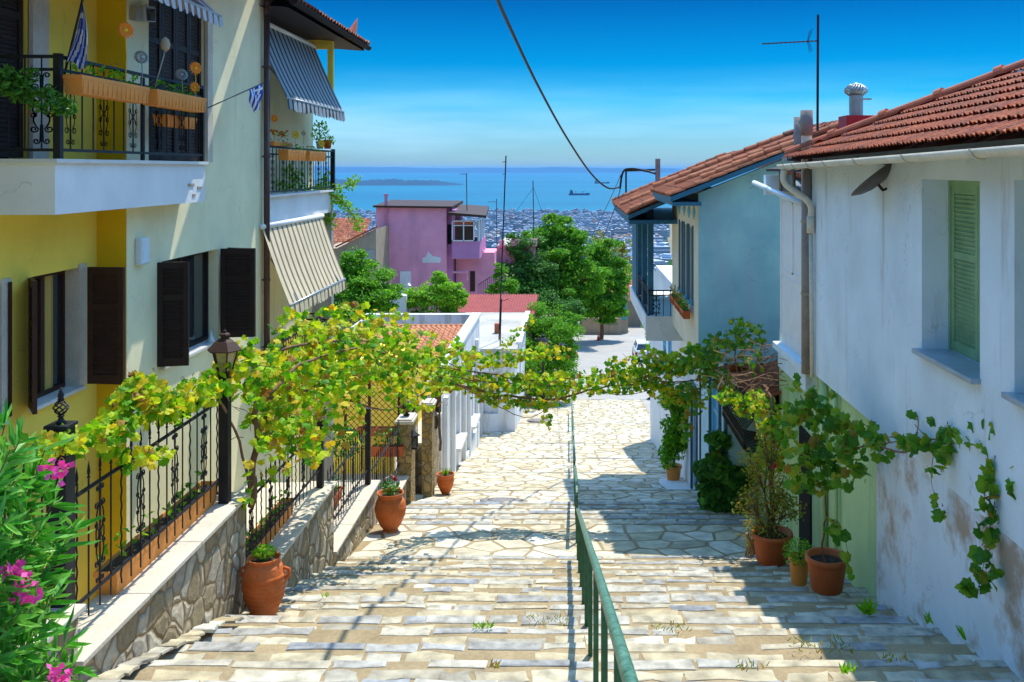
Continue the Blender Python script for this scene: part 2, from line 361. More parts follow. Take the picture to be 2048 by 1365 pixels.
def rough(poly,rnd,a=.02):
    o=[]
    for i in range(len(poly)):
        p=poly[i];q=poly[(i+1)%len(poly)]; o.append((p[0]+rnd.uniform(-a,a)*.5,p[1]+rnd.uniform(-a,a)*.5))
        if math.hypot(p[0]-q[0],p[1]-q[1])>.15: 
            t=rnd.uniform(.35,.65); o.append((p[0]+(q[0]-p[0])*t+rnd.uniform(-a,a),p[1]+(q[1]-p[1])*t+rnd.uniform(-a,a)))
    return o
def voro(mb,x0,x1,y0,y1,cs,zf,gap,h,rnd):
    nx=int((x1-x0)/cs);ny=max(1,round((y1-y0)/cs)); P={}
    for i in range(-1,nx+1):
        for j in range(-1,ny+1): P[i,j]=(x0+(i+.5+rnd.uniform(-.42,.42)+(.25 if j%2 else -.25))*(x1-x0)/nx,y0+(j+.5+rnd.uniform(-.38,.38))*(y1-y0)/ny)
    for i in range(nx):
        for j in range(ny):
            p=P[i,j]; poly=[(p[0]-cs*2,p[1]-cs*2),(p[0]+cs*2,p[1]-cs*2),(p[0]+cs*2,p[1]+cs*2),(p[0]-cs*2,p[1]+cs*2)]
            for a in (-2,-1,0,1,2):
                for b in (-2,-1,0,1,2):
                    if (a or b) and (i+a,j+b) in P:
                        q=P[i+a,j+b]; nx_,ny_=q[0]-p[0],q[1]-p[1]; poly=clip(poly,nx_,ny_,(q[0]**2+q[1]**2-p[0]**2-p[1]**2)/2)
            for a_,b_,c_ in ((-1,0,-x0),(1,0,x1),(0,-1,-y0),(0,1,y1)): poly=clip(poly,a_,b_,c_)
            if len(poly)>2: stone(mb,poly,zf,gap,h*rnd.uniform(.6,1.2),rnd)
# terrain: one sheet to the shore
tb=MB(); ys=[-30,-6,0,8,17,24,31,41,50,58,66,76,100,112,150,200,300,400,600,800,1100,1500,2000,2400,2600,2750]
xs=[-30000,-9000,-3000,-1200,-500,-200,-80,-40,-20,-9,-4.2,0,4.6,10,20,40,80,200,500,1200,3000,9000,30000]
for y in ys:
    off=3.2 if y<=50 else (1.6 if y<60 else .06)
    for x in xs: tb.v.append((x,y,G(y)-off-(0 if abs(x)<50 else min(abs(x)*.002,1))))
nx=len(xs)
for j in range(len(ys)-1):
    for i in range(nx-1): a=j*nx+i; tb.f.append((a,a+1,a+1+nx,a+nx)); tb.m.append(0)
tag(tb.build('ground',m_earth,smooth=True),kind='structure')
# stairs
sb=MB();st=MB();ns=MB(); tr_=.767; k=0; y1=17.2; z=-7.02; rs=.225; rg=random.Random(3)
while y1>-3:
    y0=y1-tr_; st_top=z
    sb.ax((XL,y0-.1,z-.6),(XR-XL,0,0),(0,tr_+.1,0),(0,0,.6))
    zf=lambda y,z=z:z
    # thin broken nosing row at the far edge, then irregular rows of field stones
    yn=y1-rg.uniform(.10,.19); x=XL
    while x<XR-.05:
        w=rg.uniform(.22,.95); x2=min(XR,x+w); dn=rg.uniform(-.04,.05)
        if rg.random()<.93: stone(ns,rough([(x,yn+dn),(x2,yn+dn+rg.uniform(-.03,.03)),(x2,y1+rg.uniform(-.01,.045)),(x,y1+rg.uniform(-.01,.045))],rg,.022),zf,.012,.010,rg)
        x=x2
    lo=y0+.06; depth=yn-.02-lo; nr=rg.choice([1,1,2,2]); cuts=[0]+sorted(rg.uniform(.25,.8) for _ in range(nr-1))+[1]
    for a_,b_ in zip(cuts,cuts[1:]):
        if b_-a_<.12: continue
        x=XL-rg.uniform(0,.3); tgt=ns if (b_-a_<.3 and rg.random()<.5) else st; sk=rg.uniform(.04,.2)
        while x<XR-.05:
            w=rg.uniform(.28,.9); x0_=max(XL,x); x2=min(XR,x+w); ya_=lo+depth*a_; yb_=lo+depth*b_
            if x2-x0_>.1 and rg.random()>sk:
                j=lambda q=.035: rg.uniform(-q,q)
                sl=j(.09); p_=[(x0_,ya_+j()),((x0_+x2)/2,ya_+j(.05)),(x2,ya_+j()),(x2+sl*.6,yb_+j()),((x0_+x2)/2+sl,yb_+j(.05)),(x0_+sl*.5,yb_+j())]
                stone(tgt,rough(p_,rg,.02),zf,rg.uniform(.014,.034),.009,rg)
            x=x+w
    y1=y0; z+=rs
SS=sb.build('steps',m_mortar); tag(SS,kind='structure')
o=st.build('tread_stone',m_pave,SS); o=ns.build('nosing_stone',m_nose,SS)
# landings and ramps of crazy paving
pb=MB(); fl=MB(); fn=MB()
segs=[(17.2,7.06,20.0,7.42,.62)]+[(20+.9*i,7.62+.21*i,20.9+.9*i,7.64+.21*i,.45) for i in range(4)]+[(23.6,8.46,27.0,9.12,.56),(27.0,9.24,31.5,10.06,.62),(31.5,10.16,36,10.96,.62),(36,11.06,41,11.84,.65),(41,11.92,48,12.84,.55),(48,12.92,58,14.08,.6)]
for a,ha,b,hb,cs in segs:
    zf=lambda y,a=a,ha=ha,b=b,hb=hb: -(ha+(hb-ha)*(y-a)/(b-a))
    pb.add([(XL,a,-ha),(XR,a,-ha),(XR,b,-hb),(XL,b,-hb),(XL,b,-hb-.5),(XR,b,-hb-.5)],[(0,1,2,3),(3,2,5,4)])
    x=XL
    while x<XR-.05:
        x2=min(XR,x+rg.uniform(.5,1.1)); e=.2 if cs<.5 or b>24 else .3
        stone(fn,rough([(x,b-e+rg.uniform(-.03,.03)),(x2,b-e+rg.uniform(-.03,.03)),(x2,b),(x,b)],rg,.02),zf,.012,.014,rg); x=x2
    voro(fl,XL,XR,a,b-e,cs,zf,.032+.0006*a,.010,rg)
PP=pb.build('path',m_mortar); tag(PP,kind='structure'); fl.build('flagstone',m_flag,PP); fn.build('edging_stone',m_nose,PP)
# road and square
rb=MB(); ry=[58,66,76,88,100,112,118]; rl=[-5,-6,-6,-5,-3,-2,-2]; rr=[4.6,7.5,9,9,9,9,9]
for i in range(len(ry)-1):
    rb.quad((rl[i],ry[i],G(ry[i])+.02),(rr[i],ry[i],G(ry[i])+.02),(rr[i+1],ry[i+1],G(ry[i+1])+.02),(rl[i+1],ry[i+1],G(ry[i+1])+.02))
tag(rb.build('road',m_concrete),kind='structure')
fb=MB()
for a_,b_ in ((42.6,50),(50,58.1)):
    fb.quad((XR-.02,a_,G(a_)),(14,a_,G(a_)),(14,b_,G(b_)),(XR-.02,b_,G(b_)))
fb.quad((-14,56,G(56)),(XL+.02,56,G(56)),(-4.9,66,G(66)),(-14,66,G(66)))
tag(fb.build('pavement',m_concrete),kind='structure')
# sea, far shore, headland
m_sea,t,p,out=nt('sea_water'); v=coord(t,(1,1,1)); n1=noise(t,v,.0016,4); n2=noise(t,coord(t,(.3,1,1)),.0006,3)
t.links.new(mix(t,.5,ramp(t,n1,[(.3,(.001,.115,.20)),(.7,(.001,.145,.235))]),ramp(t,n2,[(.35,(.001,.10,.19)),(.65,(.002,.17,.25))])),p.inputs['Base Color'])
p.inputs['Roughness'].default_value=.6; p.inputs['Specular IOR Level'].default_value=.12
bump(t,p,noise(t,coord(t,(1,1,1)),.15,4),.3,1)
sm=MB(); sm.quad((-60000,2500,-130),(60000,2500,-130),(60000,60000,-130),(-60000,60000,-130)); tag(sm.build('sea',m_sea),kind='structure')
m_hill=M('haze_blue_hill',(.006,.045,.09),.95,.3,.0005,0)  # blue of the distance haze put into the hill colour
def hills(name,y0,dep,x0,x1,n,hf,seed):
    b=MB(); rr_=random.Random(seed); rows=4; base=len(b.v)
    for j in range(rows+1):
        for i in range(n+1):
            x=x0+(x1-x0)*i/n; k=math.sin(math.pi*min(1,j/rows*.5)) if j<rows else 1
            b.v.append((x,y0+dep*j/rows+ (rr_.uniform(-.05,.05)*dep if 0<j<rows else 0),-133+(hf(i/n))*k*(1 if j<rows else 1)))
    for j in range(rows):
        for i in range(n): a=j*(n+1)+i; b.f.append((a,a+1,a+n+2,a+n+1)); b.m.append(0)
    tag(b.build(name,m_hill,smooth=True),kind='structure')
def hf1(u): return 150+34*math.sin(u*19+1)*.5+22*math.sin(u*41)+10*math.sin(u*117)+6*math.sin(u*260)
hills('hills',31000,5000,-30000,30000,400,lambda u:hf1(u)+28,1)
def hf2(u):
    e=min(1,u*4)*min(1,(1-u)*5); return 3+e*(40+5*math.sin(u*23)+3*math.sin(u*61)+3*math.sin(u*170))
hills('headland',7350,500,-2500,-860,120,hf2,2)
# ---------------------------------------------------------------- camera, light, world
cam=bpy.data.cameras.new('camera'); co=bpy.data.objects.new('camera',cam); COL.objects.link(co); S.camera=co
co.location=(0,0,0); co.rotation_euler=(math.pi/2,0,0); cam.sensor_width=36; cam.lens=36*F/2048
cam.shift_x=-116/2048; cam.shift_y=-344.5/2048; cam.clip_start=.05; cam.clip_end=120000
EL,AZ=math.radians(64),math.radians(24)
sd=Vector((math.cos(EL)*math.sin(AZ),math.cos(EL)*math.cos(AZ),math.sin(EL)))
sun=bpy.data.lights.new('sun','SUN'); sun.energy=2.5; sun.angle=math.radians(.5); sun.color=(1,.94,.82)
so=bpy.data.objects.new('sun',sun); COL.objects.link(so); so.rotation_euler=sd.to_track_quat('Z','Y').to_euler(); so.location=(0,0,50)
w=bpy.data.worlds.new('World'); S.world=w; w.use_nodes=True; t=w.node_tree; t.nodes.clear()
out=t.nodes.new('ShaderNodeOutputWorld'); bg=t.nodes.new('ShaderNodeBackground'); t.links.new(bg.outputs[0],out.inputs[0])
sky=N(t,'ShaderNodeTexSky',sky_type='NISHITA',sun_disc=False); sky.sun_elevation=EL; sky.sun_rotation=AZ; sky.altitude=100; sky.air_density=1.2; sky.dust_density=.6; sky.ozone_density=3
tc=N(t,'ShaderNodeTexCoord'); sp=N(t,'ShaderNodeSeparateXYZ'); t.links.new(tc.outputs['Generated'],sp.inputs[0])
# air tint by height above the horizon (clear saturated blue above a pale band of thin cloud)
tint=ramp(t,sp.outputs['Z'],[(0,(.17,.30,.48)),(.045,(.095,.265,.45)),(.07,(.02,.225,.41)),(.10,(.0,.16,.335)),(.175,(.0,.075,.20)),(.45,(.56,.90,1.05)),(1,(.56,.90,1.05))])
mp=N(t,'ShaderNodeMapping'); mp.inputs['Scale'].default_value=(1.2,1.2,11); mp.inputs['Rotation'].default_value=(0,.02,0); t.links.new(tc.outputs['Generated'],mp.inputs[0])
cn=ramp(t,noise(t,mp.outputs[0],1.7,6,.55),[(.42,(0,0,0)),(.68,(1,1,1))])
band=ramp(t,sp.outputs['Z'],[(0,(.2,)*3),(.02,(.4,)*3),(.05,(.42,)*3),(.085,(.12,)*3),(.11,(0,)*3)])
cf=mix(t,1,cn,band,'MULTIPLY')
col=mix(t,1,sky.outputs[0],tint,'MULTIPLY')
col=mix(t,cf,col,(2.0,3.1,4.1))
t.links.new(col,bg.inputs[0]); bg.inputs[1].default_value=.15
S.view_settings.view_transform='Standard'; S.view_settings.look='None'; S.view_settings.exposure=1.26; S.view_settings.gamma=1
S.cycles.max_bounces=8; S.cycles.transparent_max_bounces=8; S.cycles.use_denoising=True
# haze
hz=MB(); hz.box(-45000,45000,-40,44000,-141,70)
m_haze=bpy.data.materials.new('haze_air'); m_haze.use_nodes=True; t=m_haze.node_tree; t.nodes.clear()
ho=t.nodes.new('ShaderNodeOutputMaterial'); pv=t.nodes.new('ShaderNodeVolumePrincipled'); t.links.new(pv.outputs[0],ho.inputs['Volume'])
pv.inputs['Color'].default_value=(.20,.56,1,1); pv.inputs['Density'].default_value=3.2e-5
HZ=hz.build('haze',m_haze); tag(HZ,kind='stuff')
# ---------------------------------------------------------------- shared builders
def leafpanel(mb,h,w,z0,z1,ang,t=.045,split=(.34,),slats=None,tilt=.6):
    """louvred leaf hinged at h=(x,y) opening along angle"""
    D=Vector((math.cos(ang),math.sin(ang),0)); Nn=Vector((-D.y,D.x,0)); h=Vector((h[0],h[1],0)); H=z1-z0; st=min(.07,w*.2)
    o=lambda u,z:h+D*u-Nn*t/2+Vector((0,0,z))
    mb.ax(o(0,z0),D*st,Nn*t,(0,0,H)); mb.ax(o(w-st,z0),D*st,Nn*t,(0,0,H))
    zs=[z0]+[z1-H*s for s in split]+[z1]
    rails=[(z0,z0+.11),(z1-.09,z1)]+[(z1-H*s-.04,z1-H*s+.04) for s in split]
    for a,b in rails: mb.ax(o(st,a)+Nn*.003,D*(w-2*st),Nn*(t-.006),(0,0,b-a))
    rails.sort(); 
    for (a,b),(c,d) in zip(rails,rails[1:]):
        n=max(3,int((c-b)/.048)); 
        for i in range(n):
            z=b+(c-b)*(i+.5)/n; p=h+D*st+Vector((0,0,z))-Nn*.014+Vector((0,0,-.016))
            mb.ax(p,D*(w-2*st),Nn*.028+Vector((0,0,.032)),Nn*.006+Vector((0,0,-.006)))
        mb.ax(h+D*st+Vector((0,0,b))-Nn*.002,D*(w-2*st),Nn*.004,(0,0,c-b))
    return mb
def bifold(par,h,ws,z0,z1,angs,mat,name='shutter'):
    s=MB(); x=Vector((h[0],h[1],0))
    for w_,a in zip(ws,angs):
        leafpanel(s,(x.x,x.y),w_-.006,z0,z1,a); x=x+Vector((math.cos(a),math.sin(a),0))*w_
    o=s.build(name,mat,par)
    return o
def spiral(c,r,turns,a0,u,v,n=12,sgn=1):
    c=Vector(c); return [c+(u*math.cos(a0+sgn*2*math.pi*turns*i/n)+v*math.sin(a0+sgn*2*math.pi*turns*i/n))*r*(1-.75*i/n) for i in range(n+1)]
def scroll_motif(r=.007,k=1.0,H=.62):
    """wrought scroll panel in local YZ plane, centred on a bar"""
    m=MB(); U=Vector((0,1,0));V=Vector((0,0,1))
    for sy in (-1,1):
        for sz in (-1,1):
            u=U*sy;v=V*sz
            def arc(p0,p1,bul,c_r):
                pts=[]
                for i in range(9):
                    s_=i/8; p=u*(p0[0]+(p1[0]-p0[0])*s_+bul*math.sin(math.pi*s_))+v*(p0[1]+(p1[1]-p0[1])*s_); pts.append(p)
                cc=u*(p1[0]+c_r)+v*p1[1]; pts+=spiral(cc,c_r,1.2,math.pi,u,v,10,-1)[1:]
                m.tube([q*k for q in pts],r,4,False)
            arc((.006,.0),(.025,H*.28),.05,.036)
            arc((.006,H*.22),(.012,H*.44),.0,.030)
            arc((.07,.0),(.04,H*.09),.012,.028)
    m.tube([(0,0,-.02),(0,0,.02)],r*2.2,6)
    return m
SCR=None; PICK=None; TWI=None
def protos():
    global SCR,PICK,TWI
    pass
def fence(name,label,X,y0,y1,zcap,n,h=1.12,posts=(),gap=.16,group=None):
    """spiked iron railing along Y at X on a cap at zcap"""
    T=thing(name,(X,(y0+y1)/2,zcap),label,'railing',group); zt=zcap+h+gap-.25; zb=zcap+gap+.16
    for zz,nm in ((zt,'top_rail'),(zb,'bottom_rail')):
        b=MB(); b.bar((X,y0,zz),(X,y1,zz),.022,.03); b.bar((X+.014,y0,zz),(X+.014,y1,zz),.012,.012); b.build(nm,m_iron,T)
    P=None;Q=None;Sc=None
    for i in range(n):
        y=y0+(y1-y0)*(i+.5)/n; k=i%4
        tw=(k==0)
        if tw and Q is None or (not tw and P is None):
            b=MB(); z1=zcap+h+gap-.02; z0_=zcap+gap+ (0 if True else 0)
            pts=[(X,y,z0_-.02+ (zcap-zcap)),(X,y,z1-.14)]
            if tw:
                L=z1-.14-z0_; tp=[(X+.004*math.cos(j*1.3),y+.004*math.sin(j*1.3),z0_+L*j/40) for j in range(41)]; b.tube(tp,.0085,4)
            else: b.tube(pts,.008,6)
            b.lathe((X,y,z1-.15),[(.008,0),(.016,.012),(.008,.026),(.015,.06),(.009,.11),(.001,.16)],8)
            b.lathe((X,y,zb-.012),[(.008,0),(.015,.012),(.008,.024)],8)
            o=b.build('picket',m_iron,T,True); 
            me=o.data
            me.transform(Matrix.Translation((0,-(y-(y0+y1)/2),0))); o.location=(0,y-(y0+y1)/2,0)
            if tw:Q=o
            else:P=o
        else: inst(Q if tw else P,'picket',T,(X,y,zcap))
        if k==2:
            if Sc is None:
                Sc=scroll_motif(H=(zt-zb)*.98).build('scrollwork',m_iron,T,True,raw=True); Sc.location=Vector((X,y,(zt+zb)/2))-rootloc(T)
            else: inst(Sc,'scrollwork',T,(X,y,(zt+zb)/2))
    for (py,z0_,z1_,wd) in posts:
        b=MB(); b.box(X-wd/2,X+wd/2,py-wd/2,py+wd/2,z0_,z1_); b.box(X-wd*.58,X+wd*.58,py-wd*.58,py+wd*.58,z1_,z1_+.03); b.build('post',m_iron,T,bevel=.006)
    return T
def flower_box(label,c,L,w,h,rz=0,mat=None,group=None,n=60,leaf=None,sz=.05,flowers=None,plant=True,rise=.1):
    c=Vector(c); T=thing('planter_box',c,label,'planter',group); D=Vector((math.cos(rz),math.sin(rz),0)); Nn=Vector((-D.y,D.x,0))
    b=MB(); k=.82; t=.012
    def ring(L_,w_,z): return [c+D*sx*L_/2+Nn*sy*w_/2+Vector((0,0,z)) for sx,sy in ((-1,-1),(1,-1),(1,1),(-1,1))]
    r=[ring(L*.95,w*k,0),ring(L*.985,w*.97,h*.8),ring(L,w,h*.8),ring(L,w,h),ring(L-2*t,w-2*t,h),ring(L*.97-2*t,w*.95-2*t,h*.78)]
    vs=[p for q in r for p in q]; fs=[(3,2,1,0)]+[(i*4+j,i*4+(j+1)%4,(i+1)*4+(j+1)%4,(i+1)*4+j) for i in range(5) for j in range(4)]
    b.add(vs,fs); m=max(3,int(L/.1))
    for i in range(m):
        for sy in (-1,1): p=c+D*(-L/2+L*(i+.5)/m)+Nn*sy*w*.43; b.cbox(p+Vector((0,0,h*.4)),.02,.012+w*.06,h*.7,rz) if L<2 else None
    b.build('box',mat or m_plano,T)
    s=MB(); s.add(ring(L*.95,w*.9,h*.85),[(0,1,2,3)]); s.build('soil',m_soil,T)
    if plant:
        l=MB()
        for i in range(n): 
            p=c+D*R.uniform(-.46,.46)*L+Nn*R.uniform(-.45,.45)*w+Vector((0,0,h+R.uniform(-.02,rise))); add_leaf(l,p,sz*R.uniform(.7,1.2),quad_leaf,R,.7,.3)
        l.build('foliage',leaf or m_leafm,T)
    if flowers:
        f=MB()
        for i in range(flowers[1]):
            p=c+D*R.uniform(-.46,.46)*L+Nn*R.uniform(-.5,.5)*w+Vector((0,0,h+rise*R.uniform(.5,1.1)))
            for q in range(5): add_leaf(f,p,flowers[2],quad_leaf,R,.5,.5)
        f.build('flower',flowers[0],T)
    return T
def tiles(mb,O,U,V,nu,nv,tw,tl,amp,keep=None,rnd=R,prof='barrel',lip=.02,jit=.012):
    """nu x nv overlapping tiles, O lower corner, U along the eave, V up the slope"""
    O=Vector(O);U=Vector(U).normalized();V=Vector(V).normalized();Nn=U.cross(V).normalized()
    if Nn.z<0:Nn=-Nn
    ks=8 if prof=='barrel' else 6
    for j in range(nv):
        for i in range(nu):
            if keep and not keep((i+.5)*tw,(j+.5)*tl): continue
            dz=rnd.uniform(-jit,jit); du=rnd.uniform(-jit,jit); rows=[]
            for e,(v,lift) in enumerate(((0,lip),(tl*1.12,0))):
                row=[]
                for k in range(ks+1):
                    s=k/ks
                    if prof=='barrel':
                        if s<.62: a=math.pi*s/.62; hh=amp*math.sin(a)
                        else: a=math.pi*(s-.62)/.38; hh=-amp*.5*math.sin(a)
                    else: hh=amp*(.5-.5*math.cos(2*math.pi*s*2))*(1 if s<.5 else .6)
                    row.append(O+U*(i*tw+tw*s+du)+V*(j*tl+v-.02*tl+dz)+Nn*(hh+lift))
                rows.append(row)
            low=[p-Nn*.016 for p in rows[0]]
            vs=low+rows[0]+rows[1]; q=ks+1
            mb.add(vs,[(k,k+1,k+1+q,k+q) for k in range(ks)]+[(k+q,k+1+q,k+1+2*q,k+2*q) for k in range(ks)])
    return mb
def ridge_tiles(mb,a,b,r=.11,L=.36,rnd=R,collar=True):
    a=Vector(a);b=Vector(b);d=(b-a);n=max(1,int(d.length/L)); d.normalize(); s=d.cross(Vector((0,0,1))).normalized(); u=s.cross(d)
    l=(b-a).length/n
    for i in range(n):
        p=a+d*l*i+Vector((0,0,rnd.uniform(-.008,.008))); vs=[]
        for e,(t_,rr_) in enumerate(((0,r*1.12),(.05,r*1.12),(l*1.08,r*.92))):
            for k in range(9): an=math.pi*k/8; vs.append(p+d*t_+s*math.cos(an)*rr_+u*(math.sin(an)*rr_-.02))
        fs=[(e*9+k,e*9+k+1,e*9+k+10,e*9+k+9) for e in range(2) for k in range(8)]+[tuple(range(8,-1,-1))]
        mb.add(vs,fs)
    return mb
# ================================================================ LEFT HOUSE
XC,XY,XB=-5.5,-5.87,-5.15
H1=thing('town_house',(-7.5,12,-7),'cream and yellow house with dark brown shutters and balconies on the left','house')
Yj=11.78  # where the yellow bay meets the cream bay
yw=[(10.35,11.35,-2.6,-1.18),(8.6,9.8,-2.6,-1.18),(9.1,10.3,.1,2.25)]
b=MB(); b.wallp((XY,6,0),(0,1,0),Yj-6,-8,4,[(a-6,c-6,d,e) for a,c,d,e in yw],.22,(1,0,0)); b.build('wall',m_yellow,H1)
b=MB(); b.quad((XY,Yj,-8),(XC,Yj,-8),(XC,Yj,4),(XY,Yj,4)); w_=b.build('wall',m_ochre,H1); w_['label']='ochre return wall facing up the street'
cw=[(12.8,14.85,-2.66,-1.25),(12.4,14.3,.1,2.35),(12.7,13.9,-6.1,-4.75)]
b=MB(); b.wallp((XC,Yj,0),(0,1,0),17.1-Yj,-8,3.4,[(a-Yj,c-Yj,d,e) for a,c,d,e in cw],.22,(1,0,0))
b.box(-9,XC-.001,17.08,17.1,-8,3.4); w_=b.build('wall',m_cream,H1); w_['label']='cream wall with a diagonal streak of sun'
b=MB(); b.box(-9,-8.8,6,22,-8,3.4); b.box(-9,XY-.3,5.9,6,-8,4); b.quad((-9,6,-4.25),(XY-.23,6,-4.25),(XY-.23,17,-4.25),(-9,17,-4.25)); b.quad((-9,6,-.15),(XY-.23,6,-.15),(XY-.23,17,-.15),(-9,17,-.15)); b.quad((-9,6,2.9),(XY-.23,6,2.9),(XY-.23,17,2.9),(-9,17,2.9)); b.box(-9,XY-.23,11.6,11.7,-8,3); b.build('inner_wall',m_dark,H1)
def window(par,X,y0,y1,z0,z1,leafs,mat=m_brown,sill=True,curtain=None,depth=.2,mull=True):
    f=MB(); fw=.055
    f.box(X-depth,X-depth+.05,y0,y0+fw,z0,z1);f.box(X-depth,X-depth+.05,y1-fw,y1,z0,z1);f.box(X-depth,X-depth+.05,y0+fw,y1-fw,z1-fw,z1);f.box(X-depth,X-depth+.05,y0+fw,y1-fw,z0,z0+fw)
    if mull: f.box(X-depth-.002,X-depth+.047,(y0+y1)/2-.04,(y0+y1)/2+.04,z0+fw,z1-fw)
    wn=f.build('window',mat,par)
    g=MB(); g.box(X-depth+.004,X-depth+.012,y0+fw,y1-fw,z0+fw,z1-fw); g.build('pane',m_glass,wn)
    if curtain:
        q=MB(); n=16; ya,yb=curtain
        q.v=[];
        for i in range(n+1): 
            yy=ya+(yb-ya)*i/n; xx=X-depth+.03+.015*math.sin(i*1.9); q.v+= [(xx,yy,z0+.05),(xx,yy,z1-.03)]
        q.f=[(2*i,2*i+2,2*i+3,2*i+1) for i in range(n)]; q.m=[0]*n; q.build('curtain',m_curtain,wn,True)
    if sill:
        s=MB(); s.box(X-depth,X+.06,y0-.06,y1+.06,z0-.04,z0+.002); s.build('sill',m_marble,wn,bevel=.004)
    for a in leafs: bifold(wn,a[0],a[1],z0+.02,z1-.0,a[2],mat)
    return wn
pi=math.pi
window(H1,XC,12.8,14.85,-2.66,-1.25,[((XC+.02,12.78),(.36,.40),(-.05,-2.85+pi*2-.06)),((XC+.03,14.87),(.52,.50),(.12,2.85))])
window(H1,XY,10.35,11.35,-2.6,-1.18,[((XY+.02,10.3),(.40,),(1.25-2.2,)),((XY+.08,11.42),(.46,),(-.1,))],m_brown2,curtain=(10.86,11.1))
# folded-back leaf seen from behind beside the yellow window
window(H1,XY,8.6,9.8,-2.6,-1.18,[((XY+.03,9.9),(.02,),(0,))],m_brown2)
for (ya,yb) in ((11.33,11.5),(9.78,9.95)):
    b=MB(); b.box(XY-.2,XY+.02,ya,yb,-2.6,-1.14); b.build('jamb',m_cap,H1)
# upper doors with closed shutters
for X,a,c,mt in ((XC,12.4,14.3,m_brown),(XY,9.1,10.3,m_brown)):
    f=MB(); n=4 if X==XC else 2
    for i in range(n): leafpanel(f,(X-.06,a+.03+(c-a-.06)*i/n),(c-a-.06)/n-.01,.12,2.33 if X==XC else 2.23,pi/2,split=(.28,.62))
    d=f.build('shutter',mt,H1); d['label']='closed dark louvred balcony shutters'
b=MB(); b.box(XC-.01,XC+.05,14.3,14.5,.1,2.4); b.build('jamb',m_cap,H1); b=MB(); b.box(XY-.01,XY+.05,10.3,10.62,.1,2.4); b.build('jamb',m_cap,H1)
# balcony 1
def railing(mb,p0,p1,z0,z1,n,r=.009,scr=True,k=.8):
    p0=Vector((*p0,0));p1=Vector((*p1,0)); d=(p1-p0); L=d.length; d.normalize(); a=math.atan2(d.y,d.x)-pi/2
    for z,ww in ((z1,.06),(z1-.13,.02),(z0,.03)): mb.bar(p0+Vector((0,0,z)),p1+Vector((0,0,z)),ww if z==z1 else ww,.03)
    for i in range(n+1):
        p=p0+(p1-p0)*i/n; mb.tube([p+Vector((0,0,z0)),p+Vector((0,0,z1))],r,4,False)
    if scr:
        sm_=scroll_motif(.007,1,(z1-z0)*.8); rot=Matrix.Rotation(a,3,'Z')
        for i in range(1,n,3):
            p=p0+(p1-p0)*i/n+Vector((0,0,(z0+z1)/2-.05)); mb.add([rot@Vector((0,v[1]*1.25,v[2]))+p for v in sm_.v],sm_.f)
bal=MB(); bal.box(XY,XB,9.5,13.4,-.46,.06); B1=bal.build('balcony_slab',m_white,H1); B1['label']='white balcony slab edge with chipped plaster'
b=MB(); b.box(XY-.02,XB+.04,9.46,13.44,.06,.10); b.build('slab_edge',m_marble,B1)
for q_ in (((XB+.004,12.9,-.22),.012,.20,.04,.0),((XB+.004,13.2,-.26),.012,.16,.03,.0),((XB+.004,13.0,-.36),.01,.1,.03,0)):
    b=MB(); b.cbox(*q_); b.build('chipped_patch',m_tan,B1)
b=MB(); railing(b,(XB+.0,9.56),(XB+.0,13.3),.19,1.13,16)
railing(b,(XB,9.56),(XY+.05,9.56),.19,1.13,4)
b.bar((XB,9.56,.1),(XB,9.56,1.16),.07); b.bar((XB,13.3,.1),(XB,13.3,1.16),.05); b.bar((XB,11.45,.1),(XB,11.45,1.1),.04)
b.build('railing',m_iron,B1)
# near roof above the frame, outline made up to shape sun streak; far bay roof
b=MB(); za=3.35; b.add([(-9.5,4,za+1.6),(-9.5,20.6,za+1.6),(-5.5,16.5,za),(-4.43,14.1,za-.35),(-4.43,4,za-.35)],[(0,1,2,3,4)])
b.add([(-9.5,4,za+1.5),(-9.5,20.6,za+1.5),(-5.5,16.5,za-.1),(-4.43,14.1,za-.45),(-4.43,4,za-.45)],[(4,3,2,1,0)])
b.add([(-5.5,17.2,3.7),(-4.28,14.9,3.7),(-4.28,18.6,3.7),(-5.5,18.6,3.7),(-5.5,17.2,3.6),(-4.28,14.9,3.6),(-4.28,18.6,3.6),(-5.5,18.6,3.6)],[(0,1,2,3),(7,6,5,4),(0,4,5,1),(1,5,6,2)])  # extra slab above the frame, added only to shade the cream wall
b.build('roof',m_ridge,H1)
b=MB(); ze=2.95; XE=-5.0
b.add([(-9,16.95,ze+1.5),(-9,23,ze+1.5),(XE,23,ze),(XE,16.75,ze)],[(0,1,2,3)]); b.add([(-9,16.95,ze+.2),(-9,23,ze+.2),(XE+.02,23,ze-.10),(XE+.02,16.75,ze-.10)],[(3,2,1,0)])
b.add([(-9,23,ze+1.5),(-9,23,ze+.2),(XE+.02,23,ze-.1),(XE,23,ze)],[(0,1,2,3)]); rf=b.build('roof',m_brown,H1)
b=MB(); tiles(b,(XE+.16,16.8,ze+.05),(0,1,0),(-1,0,.37),28,12,.22,.34,.04); b.build('roof_tile',m_tile,rf)
b=MB(); ridge_tiles(b,(XE+.1,23.05,ze+.06),(-9,23.05,ze+1.6)); b.add([(XE-.05,21.6,ze+.02),(XE+.02,22.1,ze+.02),(XE+.0,22.4,ze+.62),(XE-.25,21.8,ze+.02)],[(0,1,2),(2,1,3),(2,3,0)]); b.build('ridge_tile',m_ridge,rf)
b=MB()
prof=[(math.cos(a)*.08,math.sin(a)*.08) for a in [pi+pi*i/6 for i in range(7)]]
vs=[(XE+.1+x,16.8,ze+.03+z) for x,z in prof]+[(XE+.1+x,23.1,ze+.0+z) for x,z in prof]
b.add(vs,[(i,i+1,i+8,i+7) for i in range(6)]+[tuple(range(7)),tuple(range(13,6,-1))]); b.build('gutter',m_dark,rf)
